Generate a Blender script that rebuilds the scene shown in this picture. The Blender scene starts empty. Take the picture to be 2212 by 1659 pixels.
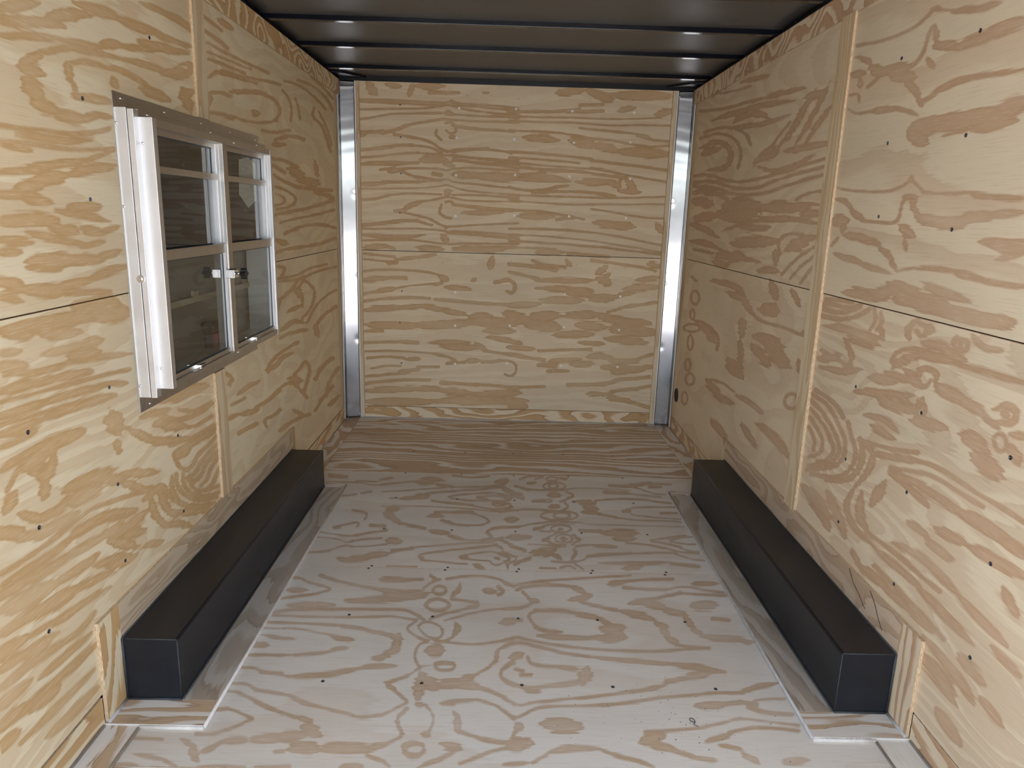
import bpy, bmesh, math, random
import numpy as np
from mathutils import Vector, Matrix

random.seed(7)
SC = bpy.context.scene
COL = SC.collection

# ------------------------------------------------------------------ camera
W = 2.49
HW = W / 2
H = 2.44
D = 5.429
CX, CZ, FPX = -0.05534, 1.56763, 1568.28
YAW, PITCH, ROLL = 0.014881, 0.230378, 0.029405
cy_, sy_, cp_, sp_ = math.cos(YAW), math.sin(YAW), math.cos(PITCH), math.sin(PITCH)
FW = Vector((sy_ * cp_, cy_ * cp_, -sp_))
r0 = Vector((cy_, -sy_, 0))
u0 = r0.cross(FW)
RT = r0 * math.cos(ROLL) + u0 * math.sin(ROLL)
UP = u0 * math.cos(ROLL) - r0 * math.sin(ROLL)
CAM = Vector((CX, 0, CZ))
cam = bpy.data.cameras.new('camera')
cam.sensor_fit = 'HORIZONTAL'
cam.sensor_width = 36
cam.lens = 36 * FPX / 2212
cam.clip_start = 0.02
cam_o = bpy.data.objects.new('camera', cam)
COL.objects.link(cam_o)
cam_o.matrix_world = Matrix(((RT.x, UP.x, -FW.x, CAM.x), (RT.y, UP.y, -FW.y, CAM.y),
                             (RT.z, UP.z, -FW.z, CAM.z), (0, 0, 0, 1)))
SC.camera = cam_o

# ------------------------------------------------------------------ sky light and exposure
world = bpy.data.worlds.new('overcast_sky')
SC.world = world
world.use_nodes = True
wt = world.node_tree
bg = wt.nodes['Background']
sky = wt.nodes.new('ShaderNodeTexSky')
sky.sky_type = 'NISHITA'
sky.sun_disc = False
sky.sun_elevation = math.radians(55.6)
sky.sun_rotation = math.radians(-22.6)
sky.dust_density = 4.0
sky.air_density = 1.0
haze = wt.nodes.new('ShaderNodeHueSaturation')      # thin high haze takes most of the blue out
haze.inputs['Saturation'].default_value = 0.55
wt.links.new(sky.outputs[0], haze.inputs['Color'])
wt.links.new(haze.outputs[0], bg.inputs[0])
bg.inputs[1].default_value = 0.25
# the sun stands over the closed end of the trailer: it lights the yard, not the inside
sun = bpy.data.lights.new('sun_offscreen', 'SUN')
sun.energy = 3.2
sun.angle = math.radians(0.6)
sun.color = (1.0, 0.97, 0.93)
sun_o = bpy.data.objects.new('sun_offscreen', sun)
COL.objects.link(sun_o)
sun_o.rotation_euler = Vector((-0.25, 0.60, 0.95)).to_track_quat('Z', 'Y').to_euler()
sun_o.location = (-4, 14, 16)
vs = SC.view_settings
vs.view_transform = 'Standard'
vs.look = 'None'
vs.gamma = 1
vs.use_curve_mapping = False
vs.exposure = 2.4
SC.cycles.max_bounces = 16
SC.cycles.diffuse_bounces = 10
SC.cycles.glossy_bounces = 8
SC.cycles.transparent_max_bounces = 16
SC.cycles.caustics_reflective = False
SC.cycles.caustics_refractive = False


def on(ax, val, px, py):
    """a photo pixel carried onto the plane axis = val"""
    d = FW + RT * ((px - 1106) / FPX) - UP * ((py - 829.5) / FPX)
    return CAM + d * ((val - CAM[ax]) / d[ax])


def Lp(px, py, p=0.0):
    q = on(0, -HW + p, px, py)
    return (q.y, q.z)


def Rp(px, py, p=0.0):
    q = on(0, HW - p, px, py)
    return (q.y, q.z)


def Fp(px, py):
    q = on(2, 0, px, py)
    return (q.x, q.y)


def Bp(px, py):
    q = on(1, D, px, py)
    return (q.x, q.z)


# ------------------------------------------------------------------ materials
class NT:
    def __init__(s, name):
        s.m = bpy.data.materials.new(name)
        s.m.use_nodes = True
        s.t = s.m.node_tree
        s.n = s.t.nodes
        s.p = s.n['Principled BSDF']
        s.out = s.n['Material Output']

    def lk(s, a, b):
        s.t.links.new(a, b)

    def put(s, sock, v):
        if v is None:
            return
        if isinstance(v, bpy.types.NodeSocket):
            s.lk(v, sock)
        else:
            sock.default_value = v

    def math(s, op, a, b=None, c=None, clamp=False):
        n = s.n.new('ShaderNodeMath')
        n.operation = op
        n.use_clamp = clamp
        s.put(n.inputs[0], a)
        s.put(n.inputs[1], b)
        s.put(n.inputs[2], c)
        return n.outputs[0]

    def vmath(s, op, a, b=None, c=None):
        n = s.n.new('ShaderNodeVectorMath')
        n.operation = op
        s.put(n.inputs[0], a)
        s.put(n.inputs[1], b)
        s.put(n.inputs[2], c)
        return n.outputs['Value'] if op == 'DOT_PRODUCT' else n.outputs['Vector']

    def noise(s, vec, scale, off, detail=2.0, rough=0.5):
        v = s.vmath('MULTIPLY_ADD', vec, scale, off)
        n = s.n.new('ShaderNodeTexNoise')
        n.noise_dimensions = '2D'
        n.inputs['Scale'].default_value = 1
        n.inputs['Detail'].default_value = detail
        n.inputs['Roughness'].default_value = rough
        s.lk(v, n.inputs['Vector'])
        return n.outputs['Fac']

    def ramp(s, fac, stops):
        n = s.n.new('ShaderNodeValToRGB')
        e = n.color_ramp.elements
        while len(e) < len(stops):
            e.new(0.5)
        for i, (p, c) in enumerate(stops):
            e[i].position = p
            e[i].color = (*c, 1)
        s.lk(fac, n.inputs[0])
        return n.outputs[0]

    def mix(s, fac, a, b, mode='MIX'):
        n = s.n.new('ShaderNodeMix')
        n.data_type = 'RGBA'
        n.blend_type = mode
        s.put(n.inputs[0], fac)
        s.put(n.inputs[6], a if isinstance(a, bpy.types.NodeSocket) else (*a, 1))
        s.put(n.inputs[7], b if isinstance(b, bpy.types.NodeSocket) else (*b, 1))
        return n.outputs[2]


LIGHT = (0.87, 0.77, 0.56)
TAN = (0.64, 0.43, 0.215)
DARK = (0.54, 0.335, 0.15)
P_WARM = (LIGHT, TAN, DARK)
P_BACK = ((0.83, 0.72, 0.53), (0.59, 0.395, 0.205), (0.46, 0.28, 0.135))
P_PINK = ((0.82, 0.715, 0.54), (0.585, 0.40, 0.255), (0.50, 0.32, 0.19))
P_FLOOR = ((0.80, 0.78, 0.73), (0.58, 0.44, 0.30), (0.46, 0.33, 0.215))
P_GREY = ((0.57, 0.52, 0.45), (0.45, 0.385, 0.31), (0.37, 0.30, 0.23))
P_STRIP = ((0.80, 0.69, 0.50), (0.70, 0.55, 0.35), (0.60, 0.44, 0.25))


def ply(name, pal, K=2.0, A=4.0, fu=0.8, fv=2.6, seed=0.0, bumps=(), start=0.50, jag=0.16,
        detail=1.6, slope=0.0, veneer=None, rough=0.55, bs=0.55, traced=False, grow=0.002, faint=0.30, op=0.92):
    """rotary cut plywood face: growth ring bands are the contour lines of a smooth height field
    stretched along the grain; bumps are (u, v, ru, rv, amount) knots and cathedral centres."""
    t = NT(name)
    uvn = t.n.new('ShaderNodeUVMap')
    uvn.uv_map = 'grain'
    uv = uvn.outputs[0]
    if veneer is not None:          # strip above a veneer joint gets another part of the log
        sp = t.n.new('ShaderNodeSeparateXYZ')
        t.lk(uv, sp.inputs[0])
        st = t.math('GREATER_THAN', sp.outputs[1], veneer)
        cmb = t.n.new('ShaderNodeCombineXYZ')
        t.lk(t.math('MULTIPLY', st, 7.31), cmb.inputs[0])
        t.lk(t.math('MULTIPLY', st, 3.77), cmb.inputs[1])
        uvs = t.vmath('ADD', uv, cmb.outputs[0])
    else:
        uvs = uv
    warp = t.n.new('ShaderNodeTexNoise')
    warp.noise_dimensions = '2D'
    warp.inputs['Scale'].default_value = 2.2
    warp.inputs['Detail'].default_value = 1
    t.lk(t.vmath('ADD', uvs, (seed * 3.1, seed, 0)), warp.inputs['Vector'])
    wv = t.vmath('MULTIPLY_ADD', t.vmath('SUBTRACT', warp.outputs['Color'], (0.5, 0.5, 0.5)), (0.10, 0.07, 0), uvs)
    n1 = t.noise(wv, (fu, fv, 0), (seed * 1.7 + 3, seed * 0.9 + 11, 0), detail, 0.42)
    n2 = t.noise(wv, (fu * 3.4, fv * 2.1, 0), (seed + 40, seed * 2.3, 0), 1.0, 0.4)
    jg = t.noise(uvs, (5.5, 75, 0), (seed, seed * 5.1, 0), 3.0, 0.62)
    h = t.math('MULTIPLY_ADD', t.math('SUBTRACT', n1, 0.5), 2.7 * A, 20.0 + seed * 0.37)
    h = t.math('MULTIPLY_ADD', t.math('SUBTRACT', n2, 0.5), 0.62 * A, h)
    h = t.math('ADD', h, t.vmath('DOT_PRODUCT', wv, (slope, K * 1.3, 0)))
    for (bu, bv, ru, rv, am) in bumps:
        q = t.vmath('MULTIPLY_ADD', wv, (1 / ru, 1 / rv, 0), (-bu / ru, -bv / rv, 0))
        g = t.math('EXPONENT', t.math('MULTIPLY', t.vmath('DOT_PRODUCT', q, q), -1.0))
        h = t.math('MULTIPLY_ADD', g, am * bs, h)
    h = t.math('MULTIPLY_ADD', t.math('SUBTRACT', jg, 0.5), jag * 2, h)
    fr = t.math('FRACT', h)
    duty = t.noise(uvs, (0.9, 3.1, 0), (seed * 4, 17, 0), 1.0, 0.5)
    fr = t.math('POWER', fr, t.math('MULTIPLY_ADD', duty, 2.4, -0.2))
    lt, tn, dk = pal
    md = tuple(0.45 * a + 0.55 * b for a, b in zip(lt, tn))
    tn0, dk0 = tn, dk
    if traced:                      # only a faint figure between the drawn bands
        tn = tuple((1 - faint) * a + faint * b for a, b in zip(lt, tn0))
        dk = tuple((1 - 1.4 * faint) * a + 1.4 * faint * b for a, b in zip(lt, tn0))
        md = tuple(0.5 * a + 0.5 * b for a, b in zip(lt, tn))
    c = t.ramp(fr, [(0.0, lt), (start - 0.10, lt), (start, md), (start + 0.07, tn), (0.86, tn), (0.955, dk), (1.0, lt)])
    if traced:
        at = t.n.new('ShaderNodeAttribute')
        at.attribute_name = 'band'
        bd = at.outputs['Fac']
        rag = t.noise(uvs, (3.2, 60, 0), (seed * 3, seed, 0), 3.0, 0.6)
        wob = t.noise(uvs, (11, 26, 0), (seed, 5, 0), 2.0, 0.5)
        aw = t.n.new('ShaderNodeAttribute')
        aw.attribute_name = 'band_width'
        amp = t.math('MINIMUM', t.math('MAXIMUM', t.math('MULTIPLY', aw.outputs['Fac'], 1.9), 0.008), 0.045)
        bd = t.math('MULTIPLY_ADD', t.math('SUBTRACT', rag, 0.5), amp, t.math('ADD', bd, grow))
        bd = t.math('MULTIPLY_ADD', t.math('SUBTRACT', wob, 0.5), 0.006, bd)
        mr = t.n.new('ShaderNodeMapRange')
        mr.interpolation_type = 'SMOOTHSTEP'
        mr.inputs['From Min'].default_value = -0.0035
        mr.inputs['From Max'].default_value = 0.0045
        t.lk(bd, mr.inputs['Value'])
        ed = t.ramp(t.math('MULTIPLY', bd, 70.0, None, True), [(0.0, tuple(0.6 * a + 0.4 * b for a, b in zip(tn0, dk0))), (0.25, tuple(0.7 * a + 0.3 * b for a, b in zip(tn0, dk0))), (0.6, tn0), (1.0, tuple(0.88 * a + 0.12 * b for a, b in zip(tn0, lt)))])
        fk = t.noise(uvs, (16, 210, 0), (seed, 31, 0), 3.0, 0.65)
        fleck = t.math('MULTIPLY', t.math('SUBTRACT', fk, 0.52), 3.0, None, True)
        ed = t.mix(t.math('MULTIPLY', fleck, 0.55), ed, lt)
        fade = t.noise(uvs, (1.6, 9, 0), (seed * 6, 23, 0), 2.0, 0.5)
        mk = t.math('MULTIPLY', mr.outputs['Result'], t.math('MULTIPLY_ADD', fade, 0.9, op - 0.42, True))
        c = t.mix(mk, c, ed)
        dk = dk0
    # long fine pores and slow tone drift
    st = t.noise(uvs, (7, 330, 0), (seed * 2, 7, 0), 2.0, 0.65)
    pore = t.math('MULTIPLY', t.math('SUBTRACT', st, 0.56, None), 4.0, None, True)
    c = t.mix(t.math('MULTIPLY', pore, 0.36), c, dk)
    slow = t.noise(uvs, (1.1, 2.6, 0), (seed * 9, 3, 0), 2.0, 0.5)
    tone = t.math('MULTIPLY_ADD', slow, 0.26, 0.87)
    c = t.vmath('SCALE', c)
    sc = c.node
    t.lk(tone, sc.inputs['Scale'])
    t.lk(c, t.p.inputs['Base Color'])
    t.p.inputs['Roughness'].default_value = rough
    t.p.inputs['Specular IOR Level'].default_value = 0.3
    bp = t.n.new('ShaderNodeBump')
    bp.inputs['Strength'].default_value = 0.12
    bp.inputs['Distance'].default_value = 0.001
    t.lk(st, bp.inputs['Height'])
    t.lk(bp.outputs[0], t.p.inputs['Normal'])
    return t.m


def ply_edge(name, a, b):
    t = NT(name)
    uvn = t.n.new('ShaderNodeUVMap')
    uvn.uv_map = 'grain'
    n = t.noise(uvn.outputs[0], (60, 900, 0), (3, 5, 0), 3, 0.6)
    c = t.ramp(n, [(0.0, b), (0.42, b), (0.58, a), (1, a)])
    t.lk(c, t.p.inputs['Base Color'])
    t.p.inputs['Roughness'].default_value = 0.8
    return t.m


def plain(name, col, rough=0.5, metal=0.0, spec=0.5, var=0.0, vscale=(4, 4, 4), bump=0.0, bscale=300, rvar=0.0):
    t = NT(name)
    t.p.inputs['Base Color'].default_value = (*col, 1)
    t.p.inputs['Roughness'].default_value = rough
    t.p.inputs['Metallic'].default_value = metal
    t.p.inputs['Specular IOR Level'].default_value = spec
    tc = t.n.new('ShaderNodeTexCoord')
    ob = tc.outputs['Object']
    if var or rvar:
        n = t.n.new('ShaderNodeTexNoise')
        n.inputs['Scale'].default_value = 1
        n.inputs['Detail'].default_value = 4
        t.lk(t.vmath('MULTIPLY', ob, vscale), n.inputs['Vector'])
        f = n.outputs['Fac']
        lo = tuple(x * (1 - var) for x in col)
        hi = tuple(min(1, x * (1 + var)) for x in col)
        t.lk(t.ramp(f, [(0.3, lo), (0.7, hi)]), t.p.inputs['Base Color'])
        if rvar:
            t.lk(t.math('MULTIPLY_ADD', f, rvar * 2, rough - rvar), t.p.inputs['Roughness'])
    if bump:
        n = t.n.new('ShaderNodeTexNoise')
        n.inputs['Scale'].default_value = bscale
        t.lk(ob, n.inputs['Vector'])
        bp = t.n.new('ShaderNodeBump')
        bp.inputs['Strength'].default_value = bump
        bp.inputs['Distance'].default_value = 0.001
        t.lk(n.outputs['Fac'], bp.inputs['Height'])
        t.lk(bp.outputs[0], t.p.inputs['Normal'])
    return t.m


def box_paint(name, col, scratch):
    t = NT(name)
    tc = t.n.new('ShaderNodeTexCoord')
    ob = tc.outputs['Object']
    n = t.n.new('ShaderNodeTexNoise')
    n.inputs['Scale'].default_value = 5
    n.inputs['Detail'].default_value = 6
    t.lk(t.vmath('MULTIPLY', ob, (2.0, 0.6, 2.0)), n.inputs['Vector'])
    s = t.n.new('ShaderNodeTexNoise')
    s.inputs['Scale'].default_value = 1
    s.inputs['Detail'].default_value = 5
    s.inputs['Distortion'].default_value = 1.5
    t.lk(t.vmath('MULTIPLY', ob, (38, 9, 30)), s.inputs['Vector'])
    sm = t.math('MULTIPLY', t.math('SUBTRACT', s.outputs['Fac'], 0.70), 9.0, None, True)
    c = t.ramp(n.outputs['Fac'], [(0.3, tuple(x * 0.8 for x in col)), (0.75, tuple(x * 1.35 for x in col))])
    c = t.mix(t.math('MULTIPLY', sm, scratch), c, (0.16, 0.13, 0.10))
    t.lk(c, t.p.inputs['Base Color'])
    t.lk(t.math('MULTIPLY_ADD', n.outputs['Fac'], 0.22, 0.22), t.p.inputs['Roughness'])
    t.p.inputs['Specular IOR Level'].default_value = 0.38
    return t.m


def brushed(name, col, rough, spread=0.10, ax=(1.2, 1.2, 1.2)):
    t = NT(name)
    tc = t.n.new('ShaderNodeTexCoord')
    n = t.n.new('ShaderNodeTexNoise')
    n.inputs['Scale'].default_value = 6
    n.inputs['Detail'].default_value = 5
    t.lk(t.vmath('MULTIPLY', tc.outputs['Object'], ax), n.inputs['Vector'])
    t.lk(t.ramp(n.outputs['Fac'], [(0.25, tuple(x * 0.86 for x in col)), (0.75, col)]), t.p.inputs['Base Color'])
    t.p.inputs['Metallic'].default_value = 1
    t.lk(t.math('MULTIPLY_ADD', n.outputs['Fac'], spread * 2, rough - spread), t.p.inputs['Roughness'])
    return t.m


def glass(name, tint, ior=1.5, gain=1.0):
    t = NT(name)
    t.n.remove(t.p)
    tr = t.n.new('ShaderNodeBsdfTransparent')
    tr.inputs[0].default_value = (*tint, 1)
    gl = t.n.new('ShaderNodeBsdfGlossy')
    gl.inputs['Roughness'].default_value = 0.0
    fr = t.n.new('ShaderNodeFresnel')
    fr.inputs[0].default_value = ior
    mx = t.n.new('ShaderNodeMixShader')
    ge = t.n.new('ShaderNodeNewGeometry')       # each pane reflects at its outer faces only
    front = t.math('SUBTRACT', 1.0, ge.outputs['Backfacing'])
    t.lk(t.math('MULTIPLY', t.math('MULTIPLY', fr.outputs[0], front), gain, None, True), mx.inputs[0])
    t.lk(tr.outputs[0], mx.inputs[1])
    t.lk(gl.outputs[0], mx.inputs[2])
    t.lk(mx.outputs[0], t.out.inputs[0])
    return t.m


M_EDGE = ply_edge('plywood_edge', (0.80, 0.64, 0.44), (0.50, 0.34, 0.19))
M_EDGE_PAINT = plain('edge_white_sealer', (0.74, 0.72, 0.69), 0.7, var=0.12, vscale=(30, 30, 30))
M_ALU = brushed('mill_aluminium', (0.82, 0.82, 0.83), 0.5)
M_ALU_DULL = brushed('weathered_aluminium', (0.62, 0.60, 0.57), 0.42, 0.12, (6, 6, 2))
M_STEEL = brushed('stainless_sheet', (0.50, 0.51, 0.53), 0.13, 0.035)
M_ROOF = plain('roof_sheet_black', (0.086, 0.086, 0.090), 0.45, 0.0, 0.5, var=0.15, rvar=0.05)
M_BOW = plain('roof_bow_black', (0.005, 0.006, 0.011), 0.14, 0.0, 0.35)
M_RAIL = plain('rail_black', (0.007, 0.008, 0.012), 0.4, 0.0, 0.4)
M_BOXL = box_paint('wheel_box_black_paint', (0.0100, 0.0125, 0.0185), 0.9)
M_BOXR = box_paint('wheel_box_clean_paint', (0.0100, 0.0125, 0.0185), 0.12)
M_BEADL = plain('sealant_dark', (0.035, 0.042, 0.046), 0.5, var=0.3, vscale=(40, 40, 40))
M_BEADR = plain('sealant_dark_clean', (0.035, 0.042, 0.046), 0.5, var=0.3, vscale=(40, 40, 40))
M_CAULK = plain('sealant_grey', (0.50, 0.50, 0.51), 0.6, var=0.15, vscale=(30, 30, 30))
M_GLASS = glass('window_glass', (0.88, 0.91, 0.90), 1.52, 1.3)
M_SCREEN = plain('insect_screen', (0.022, 0.028, 0.045), 0.6, 0, 0.3)
M_GASKET = plain('gasket_dark', (0.03, 0.045, 0.06), 0.4)
M_BLACK = plain('black_plastic', (0.010, 0.010, 0.011), 0.38)
M_RED = plain('red_plastic', (0.55, 0.03, 0.03), 0.4)
M_PAPER = plain('paper_tag', (0.70, 0.71, 0.72), 0.7)
M_CHROME = plain('chrome', (0.82, 0.82, 0.82), 0.12, 1.0)
M_SCREW_D = plain('screw_zinc_dark', (0.13, 0.15, 0.18), 0.35, 0.9)
M_SCREW_W = plain('screw_painted_white', (0.92, 0.92, 0.91), 0.4)
M_SCREW_B = plain('screw_bright', (0.75, 0.75, 0.75), 0.22, 1.0)
M_HATCH = plain('hatch_inner_skin', (0.15, 0.135, 0.12), 0.5, var=0.2)
M_HATCHRAIL = plain('hatch_rail', (0.36, 0.30, 0.22), 0.5)
M_CRACK = plain('wood_split', (0.05, 0.03, 0.02), 0.9)
M_OUT = plain('trailer_skin_black', (0.012, 0.012, 0.013), 0.3)
M_GROUND = plain('yard_concrete', (0.42, 0.41, 0.40), 0.9, var=0.15, vscale=(1, 1, 1))


# ------------------------------------------------------------------ object helpers
WL = {}          # world location of every object (no parent is rotated)


def tag(o, label, cat, kind=None, group=None):
    o['label'] = label
    o['category'] = cat
    if kind:
        o['kind'] = kind
    if group:
        o['group'] = group
    return o


def empty(name, loc):
    o = bpy.data.objects.new(name, None)
    o.empty_display_size = 0.1
    COL.objects.link(o)
    o.location = loc
    WL[o] = Vector(loc)
    return o


def link(name, me, loc, parent=None, rot=None):
    o = bpy.data.objects.new(name, me)
    COL.objects.link(o)
    loc = Vector(loc)
    WL[o] = loc
    if parent is not None:
        o.parent = parent
        o.location = loc - WL[parent]
    else:
        o.location = loc
    if rot:
        o.rotation_euler = rot
    return o


def finish(name, bm, mats, parent, smooth=False, centre=None):
    bm.normal_update()
    xs = [v.co for v in bm.verts]
    if centre is None:
        lo = Vector((min(c.x for c in xs), min(c.y for c in xs), min(c.z for c in xs)))
        hi = Vector((max(c.x for c in xs), max(c.y for c in xs), max(c.z for c in xs)))
        centre = (lo + hi) / 2
    bmesh.ops.translate(bm, verts=bm.verts, vec=-centre)
    me = bpy.data.meshes.new(name)
    bm.to_mesh(me)
    bm.free()
    for m in (mats if isinstance(mats, (list, tuple)) else [mats]):
        me.materials.append(m)
    if smooth:
        for p in me.polygons:
            p.use_smooth = True
    return link(name, me, centre, parent)


AXM = {'x': (1, 2, 0), 'y': (0, 2, 1), 'z': (0, 1, 2)}


def prism(name, axis, poly, c0, c1, mats, parent, vertical_grain=False, uoff=(0, 0)):
    """plywood piece: polygon in the panel's plane, thickness c0..c1 along the axis"""
    a, b, c = AXM[axis]
    bm = bmesh.new()
    lay = bm.loops.layers.uv.new('grain')

    def vert(p, cc):
        v = [0, 0, 0]
        v[a], v[b], v[c] = p[0], p[1], cc
        return bm.verts.new(v)
    v0 = [vert(p, c0) for p in poly]
    v1 = [vert(p, c1) for p in poly]
    n = len(poly)
    big = [bm.faces.new(v0), bm.faces.new(v1)]
    sides = [bm.faces.new((v0[i], v0[(i + 1) % n], v1[(i + 1) % n], v1[i])) for i in range(n)]
    bmesh.ops.recalc_face_normals(bm, faces=bm.faces)
    for f in big:
        for l in f.loops:
            p = (l.vert.co[a] + uoff[0], l.vert.co[b] + uoff[1])
            l[lay].uv = (p[1], p[0]) if vertical_grain else p
    for f in sides:
        f.material_index = 1
        for l in f.loops:
            l[lay].uv = (l.vert.co[a] + l.vert.co[b], l.vert.co[c])
    return finish(name, bm, mats, parent)


def rect(a0, a1, b0, b1):
    return [(a0, b0), (a1, b0), (a1, b1), (a0, b1)]


def add_box(bm, x0, x1, y0, y1, z0, z1):
    vs_ = [bm.verts.new((x, y, z)) for x in (x0, x1) for y in (y0, y1) for z in (z0, z1)]
    for f in ((0, 1, 3, 2), (4, 6, 7, 5), (0, 4, 5, 1), (2, 3, 7, 6), (0, 2, 6, 4), (1, 5, 7, 3)):
        bm.faces.new([vs_[i] for i in f])
    return vs_


def bar(name, x0, x1, y0, y1, z0, z1, mat, parent, bev=0.0012):
    bm = bmesh.new()
    add_box(bm, x0, x1, y0, y1, z0, z1)
    bmesh.ops.recalc_face_normals(bm, faces=bm.faces)
    if bev:
        bmesh.ops.bevel(bm, geom=bm.edges[:], offset=bev, segments=2, affect='EDGES', profile=0.6)
    return finish(name, bm, mat, parent)


def ring_shape(bm, profile, seg=16):
    """lathe around local z"""
    rows = []
    for (r, z) in profile:
        if r < 1e-6:
            rows.append([bm.verts.new((0, 0, z))])
        else:
            rows.append([bm.verts.new((r * math.cos(2 * math.pi * k / seg), r * math.sin(2 * math.pi * k / seg), z)) for k in range(seg)])
    for A_, B_ in zip(rows, rows[1:]):
        for k in range(seg):
            k2 = (k + 1) % seg
            q = [A_[k % len(A_)], A_[k2 % len(A_)], B_[k2 % len(B_)], B_[k % len(B_)]]
            q = list(dict.fromkeys(q))
            if len(q) > 2:
                bm.faces.new(q)


def screw_mesh(name, r, hgt, mat, pan=False):
    bm = bmesh.new()
    if pan:
        prof = [(r, -0.001), (r, hgt * 0.35), (r * 0.8, hgt * 0.8), (r * 0.4, hgt), (r * 0.32, hgt * 0.55), (0, hgt * 0.5)]
    else:
        prof = [(r, -0.001), (r, hgt), (r * 0.55, hgt), (r * 0.42, hgt * 0.2), (0, hgt * 0.1)]
    ring_shape(bm, prof, 10)
    bmesh.ops.recalc_face_normals(bm, faces=bm.faces)
    me = bpy.data.meshes.new(name)
    bm.to_mesh(me)
    bm.free()
    me.materials.append(mat)
    return me


ROT = {'+x': (0, math.pi / 2, 0), '-x': (0, -math.pi / 2, 0), '-y': (math.pi / 2, 0, 0), '+z': (0, 0, 0)}
S_DARK = screw_mesh('screw_dark', 0.0062, 0.0012, M_SCREW_D)
S_WHITE = screw_mesh('screw_white', 0.0092, 0.0022, M_SCREW_W)
S_BRIGHT = screw_mesh('screw_bright', 0.0048, 0.003, M_SCREW_B, True)
S_NAIL = screw_mesh('nail_dark', 0.0022, 0.0006, M_CRACK)


def screw(me, loc, facing, parent, name='screw'):
    return link(name, me, loc, parent, ROT[facing])


def tube(name, pts, r, mat, parent, seg=8):
    bm = bmesh.new()
    rows = []
    pts = [Vector(p) for p in pts]
    for i, p in enumerate(pts):
        d = (pts[min(i + 1, len(pts) - 1)] - pts[max(i - 1, 0)]).normalized()
        s = d.cross(Vector((0, 0, 1)))
        if s.length < 1e-3:
            s = d.cross(Vector((1, 0, 0)))
        s.normalize()
        q = s.cross(d)
        rows.append([bm.verts.new(p + r * (s * math.cos(2 * math.pi * k / seg) + q * math.sin(2 * math.pi * k / seg))) for k in range(seg)])
    for A_, B_ in zip(rows, rows[1:]):
        for k in range(seg):
            bm.faces.new((A_[k], A_[(k + 1) % seg], B_[(k + 1) % seg], B_[k]))
    bm.faces.new(rows[0])
    bm.faces.new(rows[-1])
    bmesh.ops.recalc_face_normals(bm, faces=bm.faces)
    return finish(name, bm, mat, parent, True)

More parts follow.
